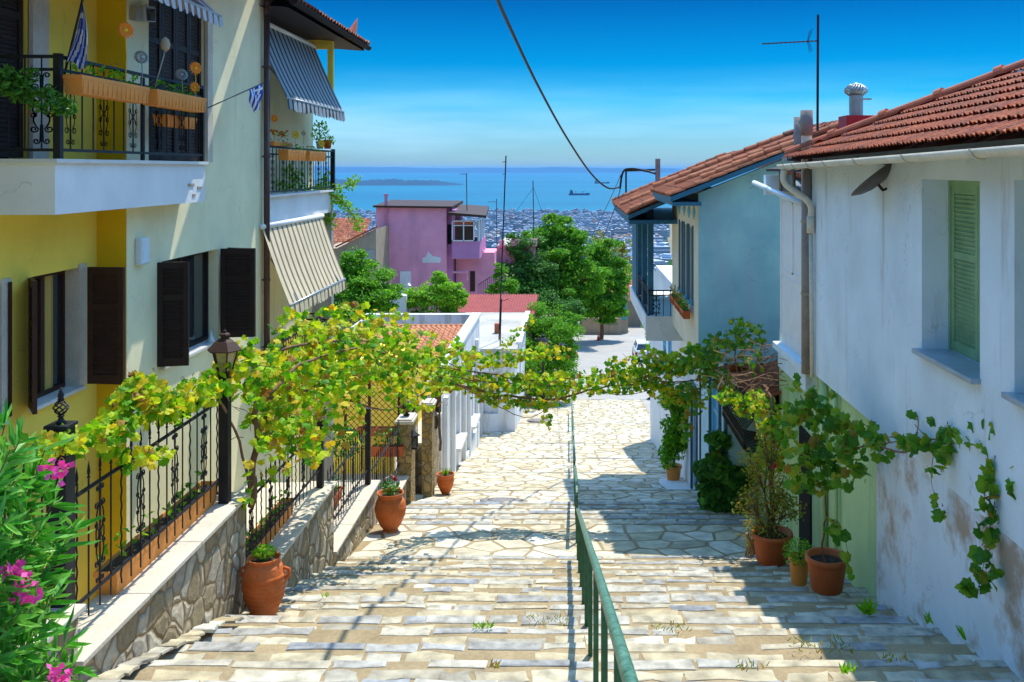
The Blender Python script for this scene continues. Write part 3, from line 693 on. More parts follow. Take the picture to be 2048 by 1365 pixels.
# far bay: slabs, wall, railings, awnings
b=MB(); b.box(-9,-5.95,17.1,22,-8,2.8); b.build('wall',m_cream,H1)
b=MB(); b.box(-5.95,-5.5,17.15,21.85,-1.0,-.52); b.box(-5.95,-5.42,17.15,21.9,-.52,-.48); s2=b.build('balcony_slab',m_white,H1)
b=MB(); railing(b,(-5.45,17.2),(-5.45,21.85),-.42,.40,22,scr=True); railing(b,(-5.45,21.85),(-5.95,21.85),-.42,.40,3,scr=False); b.bar((-5.45,21.85,-.5),(-5.45,21.85,.45),.08); b.build('railing',m_iron,s2)
b=MB(); b.box(-6.4,-5.5,21.9,22.1,-8,-.52); w_=b.build('wall',m_grey,H1); w_['label']='bare grey end wall under the far balcony'
b=MB(); b.box(-5.95,-5.3,16.9,20.85,-4.5,-4.1); s3=b.build('balcony_slab',m_yellow,H1)
b=MB(); b.box(-5.96,-5.94,17.1,22,-5.5,-3.4); b.build('wall',m_yellow,H1)
b=MB(); railing(b,(-5.3,16.2),(-5.3,20.8),-4.05,-3.17,30,scr=False); railing(b,(-5.3,20.8),(-6.6,20.8),-4.05,-3.17,8,scr=False)
for i in range(0,30): b.bar((-5.3,16.2,-3.17),(-5.3,20.8,-3.17),.08,.05) if i==0 else None
b.build('railing',m_iron,s3)
b=MB(); b.box(-6.3,-5.46,21.38,21.5,2.70,2.9);b.box(-5.46,-5.34,21.38,21.5,1.2,2.9); b.box(-6.3,-5.46,21.38,21.5,1.75,1.95);b.box(-6.3,-6.1,21.38,21.5,1.95,2.7); b.build('veranda_frame',m_yellow,H1)
m_awn=stripes('striped_awning',(.36,.43,.48),(.04,.04,.045),3.4,'Y',.62,tr=.25)
m_awn2=stripes('beige_striped_awning',(.82,.70,.48),(.22,.16,.09),3.4,'Y',.68,tr=.25)
def awning(label,top,front,y0,y1,mat,val=.18,arms=True,n=20):
    (xt,zt),(xf,zf)=top,front; T=thing('awning',(xf,(y0+y1)/2,zf),label,'awning')
    b=MB(); k=8; m=24
    for i in range(k+1):
        for j in range(m+1):
            s=i/k; b.v.append((xt+(xf-xt)*s,y0+(y1-y0)*j/m,zt+(zf-zt)*s-.10*math.sin(pi*s)*(.4+.6*abs(math.sin(pi*j/m*2)))))
    b.f=[(i*(m+1)+j,i*(m+1)+j+1,(i+1)*(m+1)+j+1,(i+1)*(m+1)+j) for i in range(k) for j in range(m)]; b.m=[0]*len(b.f); b.build('canopy',mat,T,True)
    b=MB(); q=n*6; 
    for j in range(q+1):
        y=y0+(y1-y0)*j/q; ph=(j/q*n)%1; b.v+=[(xf+.01,y,zf),(xf+.03+.012*math.sin(j*.9),y,zf-val-.05*abs(math.sin(pi*ph)))]
    b.f=[(2*j,2*j+2,2*j+3,2*j+1) for j in range(q)]; b.m=[0]*q; b.build('valance',mat,T,True)
    b=MB(); b.tube([(xf,y0,zf),(xf,y1,zf)],.022,8); b.build('front_bar',m_metal,T,True)
    b=MB(); b.tube([(xt,y0,zt),(xt,y1,zt)],.05,10); b.build('roller',m_whitep,T,True)
    for yy in (y0+.45,y1-.6):
        b=MB(); b.bar((xt+.02,yy,(zt+zf)/2+.1),(xf,yy,zf+.02),.035); b.bar((xt+.02,yy,zt-.1),(xt+.12,yy+.2,(zt+zf)/2-.0),.03); b.build('arm',m_metal,T)
    return T
awning('grey and black striped awning tilted down under the upper roof eave',(-5.75,2.75),(-5.1,1.28),17.1,21.4,m_awn)
awning('cream and brown striped awning lit by sun below the far balcony',(-5.45,-1.03),(-4.95,-2.42),16.8,20.9,m_awn2)
b=awning('small striped awning corner hanging above the near balcony',(-5.42,2.75),(-4.85,2.12),9.4,13.2,stripes('orange_striped_awning',(.60,.64,.68),(.35,.16,.08),5,'Y',.6,tr=.2),.12)
# downpipe, alarm box, floodlight, shell
T=thing('drainpipe',(XC+.08,17.0,-7),'brown drainpipe running down the corner of the cream house','drainpipe')
b=MB(); b.tube([(XC+.09,16.95,-3.9),(XC+.09,16.95,2.75)],.055,12); b.tube(spline([(XC+.09,16.95,2.7),(XC+.1,16.98,2.98),(XC+.3,17.1,3.08),(XE+.1,17.3,2.98)]),.055,10); b.build('pipe',m_pipe,T,True)
for z in (-3.2,-2.0,.2,1.8):
    b=MB(); b.cyl((XC+.09,16.95,z),.066,.04,12); b.bar((XC-.02,16.95,z+.02),(XC+.03,16.95,z+.02),.02); b.build('bracket',m_pipe,T)
T=thing('alarm_box',(XC+.03,12.15,-1.25),'pale blue alarm box fixed to the cream wall above the window','alarm box')
b=MB(); b.box(XC,XC+.09,12.0,12.24,-1.22,-.88); b.build('housing',m_bluepipe,T,bevel=.02); b=MB(); b.box(XC+.085,XC+.097,12.03,12.21,-1.2,-1.02); b.build('lens',m_bluepipe,T,bevel=.01)
T=thing('floodlight',(XC+.1,12.2,1.95),'floodlight on a bracket on the cream wall above the balcony','floodlight')
b=MB(); b.ax((XC+.14,12.0,1.86),(.02,.26,.03),(-.07,0,0),(0,-.02,.20)); b.build('housing',m_metal,T,bevel=.01); b=MB(); b.ax((XC+.143,12.03,1.875),(.016,.2,.024),(.004,0,0),(0,-.014,.155)); b.build('glass',m_glass,T)
b=MB(); b.box(XC-.01,XC+.09,11.85,12.0,1.86,2.02); b.bar((XC,12.0,2.0),(XC+.12,12.1,2.1),.015); b.build('bracket',m_metal,T)
b=MB(); b.lathe((XC+.0,14.55,-2.66),[(.07,0),(.06,.03),(.03,.1),(.012,.17),(.001,.2)],9); b.build('seashell',m_marble,None,True,loc=(XC,14.55,-2.66)); tag(bpy.data.objects['seashell'],'pointed white seashell standing on the window sill','seashell')
# balcony things
for (y,L,lab,fl) in ((10.35,1.55,'long orange planter box hooked on the near balcony rail, left one','o'),(12.1,1.55,'orange planter box hooked on the near balcony rail beside the lamp wall, right one','p')):
    flower_box(lab,(XB+.13,y,.76),L,.2,.19,pi/2,m_plano,'planter boxes on the near balcony',90,m_leafm,.07,rise=.14)
flower_box('small orange planter hung low inside the near balcony rail',(XB-.12,12.7,.55),1.0,.18,.15,pi/2,m_plano,'planter boxes on the near balcony',30,m_leafd,.06)
for i,(y,L) in enumerate(((18.2,1.2),(19.7,1.3))):
    flower_box(['wooden planter box on the far balcony rail, nearer one','wooden planter box on the far balcony rail, farther one'][i],(-5.32,y,.16),L,.2,.2,pi/2,m_plano,'planter boxes on the far balcony',40,m_leafm,.06,(m_pinkfl,2,.05))
flower_box('planter box of orange flowers on top of the far balcony rail',(-5.45,17.75,.42),1.1,.18,.08,pi/2,m_plano,'planter boxes on the far balcony',40,m_leafm,.06,(m_orange,26,.06),rise=.2)
def spinner(label,p,h,r,mat,kind='daisy',bend=(0,0)):
    r*=.8; p=Vector(p); T=thing('garden_ornament',p,label,'ornament'); top=p+Vector((bend[0],bend[1],h))
    b=MB(); b.tube([p,(p+top)/2+Vector((.01,0,0)),top],.006,5); b.build('stem',m_metal if kind!='daisy' else m_yel,T)
    b=MB(); n=14 if kind=='daisy' else 16; f=Vector((.75,-.65,.1)).normalized(); u,v=perp(f)
    for i in range(n):
        a=2*pi*i/n; d=u*math.cos(a)+v*math.sin(a); s=f.cross(d)
        if kind=='daisy': b.add([top+d*r*.25-s*r*.14,top+d*r*.7-s*r*.17+f*.02,top+d*r+f*.0,top+d*r*.7+s*r*.17+f*.02,top+d*r*.25+s*r*.14],[(0,1,2,3,4)])
        else: b.bar(top,top+d*r,.012,.004); b.cbox(top+d*r*.9,.03,.03,.02)
    b.build('petal',mat,T)
    b=MB(); b.lathe(top-Vector((0,0,r*.25)),[(r*.02,0),(r*.22,r*.08),(r*.28,r*.25),(r*.2,r*.42),(r*.02,r*.5)],10) ; b.build('centre',m_yel if kind=='daisy' else m_metal,T,True)
spinner('orange daisy ornament beside the flag on the near balcony',(XB+.12,10.75,.95),.62,.13,m_orange)
spinner('silver whirl ornament in the middle of the long balcony planter',(XB+.12,11.15,.93),.38,.09,m_metal,'w')
spinner('silver whirl ornament in the right-hand balcony planter',(XB+.12,12.3,.9),.32,.085,m_metal,'w')
spinner('tall orange daisy ornament in the right-hand balcony planter',(XB+.12,12.75,.9),.45,.12,m_orange)
spinner('low orange daisy ornament below the tall one',(XB+.16,12.62,.88),.2,.1,m_orange)
b=MB(); q=Vector((XB+.1,11.5,.9)); b.tube([q,q+Vector((.1,.12,.55))],.008,5); b.lathe(q+Vector((.1,.12,.53)),[(.01,0),(.05,.04),(.06,.09),(.045,.15),(.01,.18)],10); b.build('garden_light',m_tan,None,True,loc=q); tag(bpy.data.objects['garden_light'],'leaning stick with a round tan ball above the balcony planters','garden light')
for i,(y,z,r_) in enumerate(((17.4,.5,.10),(18.75,.45,.12),(19.3,.5,.07),(20.7,.45,.12))):
    spinner(['tall orange daisy ornament by the drainpipe on the far balcony','yellow and brown daisy ornament on the far balcony','white daisy ornament on the far balcony','gold daisy ornament at the far balcony corner'][i],(-5.42,y,z),[.42,.22,.22,.1][i],r_,[m_orange,m_yel,m_metal,m_yel][i],'daisy')
# flags
m_fw=M('flag_white',(.75,.75,.78),.7,.1,5,.1,30); m_fb=M('flag_blue',(.012,.06,.42),.7,.15,5,.1,30)
def flag(label,p0,p1,vis,fold,seed):
    T=thing('flag',p0,label,'flag'); p0=Vector(p0);p1=Vector(p1); b=MB(); b.tube([p0,p1],.009,6); b.build('pole',m_iron,T)
    hoist=vis['h']; L=vis['L']; d=(p1-p0).normalized(); b=MB(); nu,nv=30,18; rr_=random.Random(seed)
    base=p1-d*hoist*.98
    for j in range(nv+1):
        for i in range(nu+1):
            s=i/nu; v=j/nv; a=p1-d*hoist*v; dn=Vector(vis['dir'])*L*s*vis['w']+Vector((0,0,-1))*L*s*(1-vis['w'])
            pinch=Vector((0,0,0)); c=(base+p1)/2
            a2=a.lerp(c+Vector((0,0,0)),fold*s*.6)
            n_=Vector((.8,-.5,0)); wv=.05*math.sin(s*7+v*9+seed)*s**.5
            b.v.append(tuple(a2+dn+n_*wv))
    for j in range(nv):
        for i in range(nu):
            q=j*(nu+1)+i; b.f.append((q,q+1,q+nu+2,q+nu+1)); st_=j//2; can=(i<nu*.37 and j<10)
            if can: w_=1 if (3.6<j<6 or 4<=i<=6) else 0
            else: w_=st_%2
            b.m.append(w_)
    b.build('cloth',[m_fb,m_fw],T,True); return T
T=thing('flag',W(160,150,9.7),'blue and white striped flag hanging furled over the balcony planter corner','flag')
b=MB(); b.tube([W(125,165,9.75),W(168,-12,9.75)],.012,6); b.build('pole',m_iron,T)
b=MB(); nu,nv=26,22; A_=W(165,4,9.72); Bl,Br=W(128,132,9.7),W(172,128,9.62)
for j in range(nv+1):
    for i in range(nu+1):
        s_,v_=i/nu,j/nv; e_=(Bl+(Br-Bl)*s_)+Vector((0,0,.05*math.sin(s_*6))); p_=A_.lerp(e_,v_); p_+=Vector((.25,-.4,0)).normalized()*(.05*math.sin(s_*15)*(.35+.65*v_))+Vector((.03*math.sin(v_*3.14),0,0))
        b.v.append(tuple(p_))
for j in range(nv):
    for i in range(nu):
        q=j*(nu+1)+i; b.f.append((q,q+1,q+nu+2,q+nu+1)); k_=int((i+j*.35)/3.0); can=j<10 and i<14
        b.m.append((1 if (4<=j<=5 or 6<=i<=7) else 0) if can else k_%2)
b.build('cloth',[m_fb,m_fw],T,True)
flag('small blue and white flag on a slanting stick beside the cream wall',(XB+.1,13.25,.85),(XC+.62,15.1,1.36),{'h':.55,'L':.38,'dir':(0,0,-1),'w':.1},.75,5)
# balcony greenery
T=thing('hanging_plant',(XB,9.4,.3),'leafy green plant spilling over the left end of the near balcony','plant'); b=MB()
for px,py,rx,n_ in ((40,180,.17,160),(90,200,.17,170),(20,170,.15,120),(130,215,.12,90),(15,150,.1,60),(60,150,.10,50)): cloud(b,W(px,py,9.3),(rx,rx*.9,rx*.8),n_,.075,simple_leaf,R,.2)
b.build('foliage',m_leafd,T); b=MB(); b.tube([W(60,230,9.5),W(60,180,9.4),W(30,160,9.3)],.012,5); b.build('stem',m_bark,T)
T=thing('climbing_plant',(-5.3,21,-.4),'green creeper trailing off the far balcony corner over the end wall','plant'); b=MB(); stm=MB()
for path in ([(560,370,19),(600,380,20.5),(640,385,21.5),(650,350,21.8)],[(610,390,20.8),(650,380,21.6),(690,375,22),(712,360,22)],[(640,380,21.7),(680,400,22),(705,430,22),(716,455,22)],[(640,390,21.7),(655,420,21.8),(660,450,21.9)],[(580,340,19.5),(600,360,20.4)],[(640,375,21.7),(668,395,22),(690,410,22.1)]):
    sp_=spline([W(*q) for q in path],6); stm.tube(sp_,.012,5)
    for q in sp_: cloud(b,q,(.17,.14,.14),12,.10,simple_leaf,R,.1)
b.build('foliage',m_leafb,T); stm.build('stem',m_bark,T)
T=thing('potted_plant',W(645,295,21.5),'tall thin leafy plant in a clay pot on the far balcony corner','plant'); b=MB(); cloud(b,W(640,262,21.5),(.2,.2,.3),150,.08,simple_leaf,R,.2); cloud(b,W(660,280,21.5),(.12,.12,.12),60,.06,simple_leaf,R,.2); b.build('foliage',m_leafb,T)
b=MB(); b.lathe(W(655,298,21.6),[(.07,0),(.10,.16),(.11,.16),(.11,.2),(.09,.2)],14); b.build('pot',m_terra,T,True)
b=MB(); b.lathe(W(640,298,21.5),[(.07,0),(.09,.14),(.10,.14),(.10,.17),(.08,.17)],14); b.build('pot',m_grey,T,True); b=MB(); b.tube([W(640,296,21.5),W(638,245,21.5)],.01,5); b.build('stem',m_bark,T)
# ================================================================ LOW WALLS + RAILINGS (left)
secs=[('A',4.6,7.78,-3.57),('B',7.78,11.8,-4.02),('C',11.8,16.2,-5.33),('D',16.2,19.9,-6.52),('E',19.9,23.4,-7.56)]
labs=['nearest low rubble wall behind the oleander','low rubble wall with smooth cap left of the big ribbed jar','low rubble wall section just beyond the big ribbed jar','short low rubble wall ending at the second clay jar','short low rubble wall beside the stone gate pillar']
for (k,ya,yb,zc),lb in zip(secs,labs):
    T=thing('low_wall',(-4.2,(ya+yb)/2,G((ya+yb)/2)),lb,'wall'); b=MB(); b.box(-4.38,-4.03,ya,yb,G(yb)-1.2,zc-.05); b.build('masonry',m_wallstone,T)
    b=MB(); y=ya-.03
    while y<yb-.05:
        y2=min(yb+.03,y+1.25); b.box(-4.46,-3.97,y,y2-.006,zc-.05,zc); y=y2
    b.build('cap',m_cap,T,bevel=.008)
RG='black spiked iron railings on the low walls'
fA=fence('iron_railing','nearest black railing panel mostly hidden by pink oleander',-4.2,5.2,7.68,-3.57,10,1.2,[],group=RG)
fB=fence('iron_railing','long black scrollwork railing panel from the finial post to the lamp post',-4.18,7.95,11.35,-4.02,17,1.34,[],group=RG)
fC=fence('iron_railing','black scrollwork railing panel beyond the lamp post under hanging vine leaves',-4.18,11.95,15.8,-5.33,19,1.1,[(15.9,-5.33,-4.12,.11)],group=RG)
fD=fence('iron_railing','black scrollwork railing panel between the two plain far posts',-4.18,16.3,19.55,-6.52,17,1.2,[(19.65,-6.52,-4.98,.11)],group=RG)
fE=fence('iron_railing','short black railing panel ending at the stone gate pillar',-4.18,20.0,23.3,-7.56,16,1.3,[],group=RG)
T=thing('fence_post',(-4.18,7.8,-3.57),'thick square black fence post topped by a twisted basket finial','post')
b=MB(); b.box(-4.26,-4.10,7.72,7.88,-3.6,-2.12); b.box(-4.275,-4.085,7.705,7.895,-2.12,-2.09); b.build('shaft',m_iron,T,bevel=.006)
b=MB(); c=Vector((-4.18,7.8,-2.09)); b.lathe(c,[(.05,0),(.025,.03),(.018,.05),(.03,.06),(.012,.07)],10)
for i in range(6):
    b.tube([c+Vector((math.cos(2*pi*i/6+s*3)*(.012+.045*math.sin(pi*s)),math.sin(2*pi*i/6+s*3)*(.012+.045*math.sin(pi*s)),.07+.12*s)) for s in [q/10 for q in range(11)]],.007,5)
b.lathe(c+Vector((0,0,.18)),[(.012,0),(.028,.015),(.02,.03),(.026,.05),(.012,.09),(.001,.12)],10); b.build('finial',m_iron,T,True)
# lamp post with copper lantern
def lantern(name,label,p,s,post=None,cat='lamp',mat=None):
    p=Vector(p); T=thing(name,p if not post else Vector((p.x,p.y,post)),label,cat); mt=mat or m_brown2
    if post:
        b=MB(); b.box(p.x-.06,p.x+.06,p.y-.06,p.y+.06,post,p.z-.02); b.box(p.x-.07,p.x+.07,p.y-.07,p.y+.07,p.z-.02,p.z); b.build('pole',m_iron,T,bevel=.006)
    b=MB(); n=6; rb,rt=.10*s,.17*s; z0,z1=.03*s,.30*s
    for i in range(n):
        a=2*pi*i/n; d=Vector((math.cos(a),math.sin(a),0)); b.bar(p+d*rb+Vector((0,0,z0)),p+d*rt+Vector((0,0,z1)),.014*s)
    b.lathe(p,[(.03*s,0),(.11*s,.01*s),(.11*s,.03*s)],6); b.lathe(p+Vector((0,0,z1)),[(.17*s,-.01*s),(.235*s,0),(.235*s,.012*s),(.13*s,.12*s),(.075*s,.16*s),(.06*s,.165*s),(.06*s,.20*s),(.08*s,.205*s),(.07*s,.225*s),(.02*s,.24*s),(.025*s,.26*s),(.001,.29*s)],6)
    b.build('lantern_frame',mt,T)
    b=MB(); b.lathe(p,[(.092*s,.03*s),(.158*s,.295*s)],6); b.build('glass',M('amber_glass',(.50,.38,.16),.25,.3,10,.3,40,spec=.8),T)
    return T
lantern('lamp_post','black lamp post with a copper six-sided lantern above the vine',(-4.16,11.45,-2.46),.90,-4.02,'lamp post')
T=thing('wall_lantern',(-3.85,21.8,-6.6),'black box lantern on the stone pillar beside the iron gate','lantern')
def wl(label,c):
    T=thing('wall_lantern',c,label,'lantern'); c=Vector(c)
    b=MB(); 
    for sx in (-1,1):
        for sy in (-1,1): b.bar(c+Vector((sx*.09,sy*.09,-.17)),c+Vector((sx*.09,sy*.09,.14)),.02)
    b.box(c.x-.11,c.x+.11,c.y-.11,c.y+.11,c.z-.19,c.z-.16); b.lathe(c+Vector((0,0,.13)),[(.17,0),(.16,.02),(.05,.10),(.01,.13)],4); b.bar(c+Vector((-.2,0,.05)),c+Vector((-.08,0,.05)),.03); b.build('housing',m_black,T)
    b=MB(); b.box(c.x-.08,c.x+.08,c.y-.08,c.y+.08,c.z-.15,c.z+.12); b.build('glass',m_glass,T); return T
for o in list(T.children)+[T]: bpy.data.objects.remove(o)
wl('black box lantern on the near gate pillar',W(827,882,23.6)); wl('black box lantern on the far gate pillar',W(868,842,27.0))
# gate pillars, gate
def pillar(label,px0,px1,y0,y1,ztop,zb,mat=m_pillar,fin=False):
    x0=(px0-1140)*y0/F; x1=(px1-1140)*y0/F; T=thing('gate_pillar',((x0+x1)/2,(y0+y1)/2,zb),label,'pillar')
    b=MB(); b.box(x0,x1,y0,y1,zb,ztop-.12); b.build('shaft',mat,T,bevel=.02)
    b=MB(); b.box(x0-.06,x1+.06,y0-.06,y1+.06,ztop-.12,ztop-.04); b.box(x0-.02,x1+.02,y0-.02,y1+.02,ztop-.04,ztop); b.build('cap',m_cap,T,bevel=.01)
    if fin: b=MB(); b.lathe(((x0+x1)/2,(y0+y1)/2,ztop),[(.05,0),(.09,.03),(.03,.08),(.05,.14),(.12,.22),(.08,.32),(.02,.4)],12); b.build('finial',m_iron,T,True)
pillar('near ochre stone gate pillar with a moulded cap',795,822,23.45,24.1,W(0,838,23.5).z,-9,fin=True)
pillar('far tall ochre stone gate pillar beside the white house',843,864,25.6,26.1,W(0,806,25.6).z,-9.6)
T=thing('gate',(-4.1,24.85,-8.7),'closed black iron gate with scrolls between the two ochre pillars','gate'); b=MB()
railing(b,(-4.1,24.12),(-4.1,25.58),-8.55,-6.35,8); railing(b,(-4.1,24.12),(-4.1,25.58),-6.35,-6.05,8,scr=False); b.build('bars',m_iron,T); b=MB(); b.box(-4.12,-4.06,24.75,24.8,-7.5,-7.4); b.build('handle',m_metal,T)
T=thing('low_wall',(-4.2,27.8,G(27.8)),'rubble wall strip between the far gate pillar and the white house','wall'); b=MB(); b.box(-4.5,-4.0,26.12,29.45,-11.5,-7.6); b.build('masonry',m_wallstone,T); b=MB(); b.box(-4.55,-3.96,26.12,29.45,-7.6,-7.54); b.build('cap',m_cap,T)
b=MB(); b.box(-4.45,-3.95,23.5,25.6,-9.4,-8.78); b.build('gate_step',m_cap,None,loc=(-4.2,24.5,-9.2)); tag(bpy.data.objects['gate_step'],'pale stone step in front of the iron gate','step')
# terraces behind the railings
b=MB(); b.box(-9,-4.38,4,16.2,-9,-5.35); b.box(-9,-4.38,16.2,20,-9.5,-6.6); b.box(-9,-4.38,20,29,-10.5,-7.7); tag(b.build('patio',m_cap),kind='structure')
# planters behind railings
flower_box('long orange planter standing on the wall cap behind the long railing',(-4.36,10.2,-4.02),2.6,.22,.24,pi/2,m_plano,'orange planters along the railing',60,m_leafm,.09,rise=.2)
flower_box('orange planter behind the nearest railing under the oleander',(-4.42,6.9,-3.57),1.4,.2,.24,pi/2,m_plano,'orange planters along the railing',30,m_leafm,.08)
flower_box('orange planter with small plants behind the railing past the lamp post',(-4.36,13.4,-5.33),2.6,.2,.24,pi/2,m_plano,'orange planters along the railing',80,m_leafm,.08,rise=.22)
flower_box('red clay planter behind the railing between the plain posts',(-4.6,18.2,-6.5),1.2,.2,.22,pi/2,m_plast,'orange planters along the railing',60,m_leafd,.08,rise=.3)
# basement window shutter of the cream house
window(H1,XC,12.7,13.9,-6.1,-4.75,[((XC+.06,13.95),(.55,),(-.15,))])
# yellow garden house with lattice and pillars
T=thing('garden_house',(-6,26,-8),'low yellow house with brown lattice behind the vine pergola','house')
b=MB(); b.box(-9,-4.75,26.5,29.4,-10.5,-5.4); b.build('wall',m_yellow,T)
b=MB(); b.box(-8.9,-4.45,24.0,24.15,-7.9,-6.75); b.box(-8.9,-4.45,23.95,24.2,-6.75,-6.69); w_=b.build('wall',m_yellow,T); w_['label']='low yellow garden parapet'
b=MB(); b.box(-4.62,-4.5,26.4,29.4,-9.5,-5.6); b.build('wall',m_yellow,T)
lt=MB(); x0,x1,z0,z1=W(688,0,24.05).x,W(800,0,24.05).x,-6.66,-5.2; yl=24.08
lt.box(x0,x1,yl-.02,yl+.02,z1-.05,z1);lt.box(x0,x1,yl-.02,yl+.02,z0,z0+.05)
for x in (x0,(x0+x1)/2-.1,x1-.06): lt.box(x,x+.06,yl-.03,yl+.03,z0,z1)
n=17
for i in range(-9,n):
    for sg in (1,-1):
        xa=x0+i*.16 if sg>0 else x0+i*.16; zlo,zhi=z0,z1; Lz=z1-z0
        xs_,xe_=(xa,xa+Lz) if sg>0 else (xa+Lz,xa)
        # clip to the panel
        t0,t1=0,1; dx=xe_-xs_
        ta,tb_=(x0-xs_)/dx,(x1-xs_)/dx; lo,hi=max(0,min(ta,tb_)),min(1,max(ta,tb_))
        if hi-lo>.03: lt.bar((xs_+dx*lo,yl+.008*sg,z0+Lz*lo),(xs_+dx*hi,yl+.008*sg,z0+Lz*hi),.022,.012)
LT=lt.build('lattice_screen',m_brown2,None,loc=(-5,24,-6.7)); tag(LT,'brown diamond lattice screen standing on the yellow parapet','lattice')
for i,(px,lb) in enumerate(((735,'small clay trough below the lattice, left of the plain post'),(775,'clay trough below the lattice, right of the plain post'))):
    flower_box(lb,W(px,870,23.8)+Vector((0,-.05,0)),.5,.22,.2,0,m_plast,'clay troughs below the lattice',0,plant=False)
flower_box('leafy trough low on the yellow wall behind the short railing',W(775,912,23.3),.8,.22,.25,0,m_plast,None,110,m_leafd,.09,rise=.42)
T=thing('bush',W(690,890,22),'green leafy bush behind the railing in front of the yellow parapet','bush'); b=MB(); cloud(b,W(688,885,22.2),(.5,.3,.4),340,.11,simple_leaf,R,.2); b.build('foliage',m_leafd,T); b=MB(); b.tube([W(690,960,22.2),W(688,880,22.2)],.02,5); b.build('stem',m_bark,T)
# ================================================================ WHITE LOW HOUSE (left, middle)
T=thing('white_house',(-6,36,-12),'low white house with white pilasters and a clay tiled roof behind a parapet','house')
b=MB(); wh=[(3.2,5.0,-9.6,-8.0),(8.2,9.8,-10.2,-8.6)]
b.wallp((-4.0,29.5,0),(0,1,0),12.5,-15,-6.5,wh,.3,(1,0,0)); b.box(-9,-4.31,29.5,29.6,-12,-6.6); b.box(-9,-4.001,41.99,42,-15,-6.5); b.box(-9,-8.9,29.6,42,-15,-6.5); b.quad((-4.3,29.6,-15),(-4.3,42,-15),(-4.3,42,-6.6),(-4.3,29.6,-6.6)); b.build('wall',m_dirtywhite,T)
b=MB(); b.box(-4.35,-3.95,29.5,42.1,-6.5,-6.38); b.box(-9,-4.35,41.7,42.1,-7.4,-6.4); b.build('parapet',m_dirtywhite,T)
b=MB()
for y in (29.9,31.9,35.2,36.9,40.0): b.box(-3.999,-3.86,y,y+.34,-13.6,-7.2)
b.build('pilaster',m_white,T,bevel=.02)
for y,z in ((32.5,-9.7),(37.5,-10.3)):
    b=MB(); b.box(-3.999,-3.72,y,y+2.0,z,z+.12); b.build('window_sill',m_marble,T)
b=MB(); b.box(-3.999,-3.9,32.3,41,-13.6,-10.9); b.build('plinth',m_white,T)
b=MB(); 
b.add([(-8.9,29.6,-7.9),(-4.35,29.6,-7.9),(-4.35,40.5,-6.75),(-8.9,40.5,-6.75)],[(0,1,2,3)]); rf=b.build('roof',m_ridge,T)
b=MB(); tiles(b,(-8.9,29.6,-7.86),(1,0,0),(0,10.9,1.15),21,30,.215,.365,.045); b.build('roof_tile',m_tilef,rf)
b=MB(); ridge_tiles(b,(-8.9,40.6,-6.72),(-4.4,40.6,-6.72),.1); b.build('ridge_tile',m_tilef,rf)
b=MB(); b.box(-8.9,-4.36,40.7,41.7,-7.5,-7.0); b.build('roof_gutter',m_tan,T)
# flat roofed house with masts
T=thing('flat_roofed_house',(-6,50,-14),'white flat-roofed house beyond the low white house with aerials on top','house')
b=MB(); b.wallp((-2.6,44.9,0),(0,1,0),11.2,-16,-8.7,[(4,5.4,-11.5,-10)],.25,(1,0,0)); b.wallp((-2.6,44.9,0),(-1,0,0),6.4,-16,-8.7,[(.8,1.5,-11.6,-9.6),(2.2,3.2,-11,-9.8)],.25,(0,-1,0)); b.box(-9,-2.9,45.2,56,-16,-8.75); b.build('wall',m_dirtywhite,T)
b=MB(); b.box(-9.1,-2.5,44.8,56.2,-8.7,-8.5); b.build('roof_slab',m_roofwhite,T)
b=MB(); b.box(-3.9,-3.65,49,49.3,-8.5,-8.0); b.build('chimney',m_ridge,T)
b=MB(); b.box(-2.62,-2.35,46,56,-8.5,-8.38); b.build('roof_edge',m_whitep,T)
b=MB(); b.box(-3.3,-2.66,45.15,45.2,-11.6,-9.6); b.build('door',m_bluel,T)
T=thing('corrugated_shed',(-4,60,-14),'low building with a maroon corrugated roof beyond the flat white roof','shed')
b=MB(); b.box(-7,-2.3,57,63,-16,-8.75); b.build('wall',m_tan,T)
m_corr=M('maroon_sheet_roof',(.27,.04,.03),.7,.3,2,.1,20)
b=MB(); n=90
for i in range(n+1):
    x=-7.2+5.1*i/n; h=.04*math.cos(i*pi/1.5); b.v+=[(x,56.8,-8.68+h),(x,63.2,-8.35+h)]
b.f=[(2*i,2*i+2,2*i+3,2*i+1) for i in range(n)]; b.m=[0]*n; b.build('roof',m_corr,T,True)
# ================================================================ PINK HOUSE
T=thing('pink_house',(-13,78,-11),'tall pink two-storey house with a glazed corner bay and outside steps','house')
y0=75; px=lambda p,y=75:(p-1140)*y/F; pz=lambda q,y=75:(338-q)*y/F
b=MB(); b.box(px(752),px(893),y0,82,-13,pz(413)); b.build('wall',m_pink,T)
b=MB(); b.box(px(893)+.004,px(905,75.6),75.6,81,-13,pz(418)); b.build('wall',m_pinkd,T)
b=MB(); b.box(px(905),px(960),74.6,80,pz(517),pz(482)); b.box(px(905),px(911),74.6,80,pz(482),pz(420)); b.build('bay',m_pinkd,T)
b=MB(); b.box(px(905),px(985),77,81,-13,pz(510)); b.build('wall',m_pink,T)
wn=MB(); 
xa,xb=px(905),px(950); za,zb=pz(482),pz(441)
for x in (xa,xa+(xb-xa)/2,xb-.08): wn.box(x,x+.08,74.5,74.58,za,zb)
wn.box(xa,xb,74.5,74.6,za,za+.08);wn.box(xa,xb,74.5,74.6,zb-.08,zb);wn.box(xa,xb,74.5,74.6,zb-.42,zb-.36)
for y in (74.6,76.5,78.4): wn.box(px(958),px(960)+.02,y,y+.1,za,zb)
wd=wn.build('window',m_whitep,T); b=MB(); b.box(xa+.05,xb-.05,74.62,74.66,za,zb-.38); b.build('curtain',m_brown2,wd); b=MB(); b.box(xa+.05,xb-.05,74.62,74.66,zb-.36,zb); b.build('blind',m_ridge,wd)
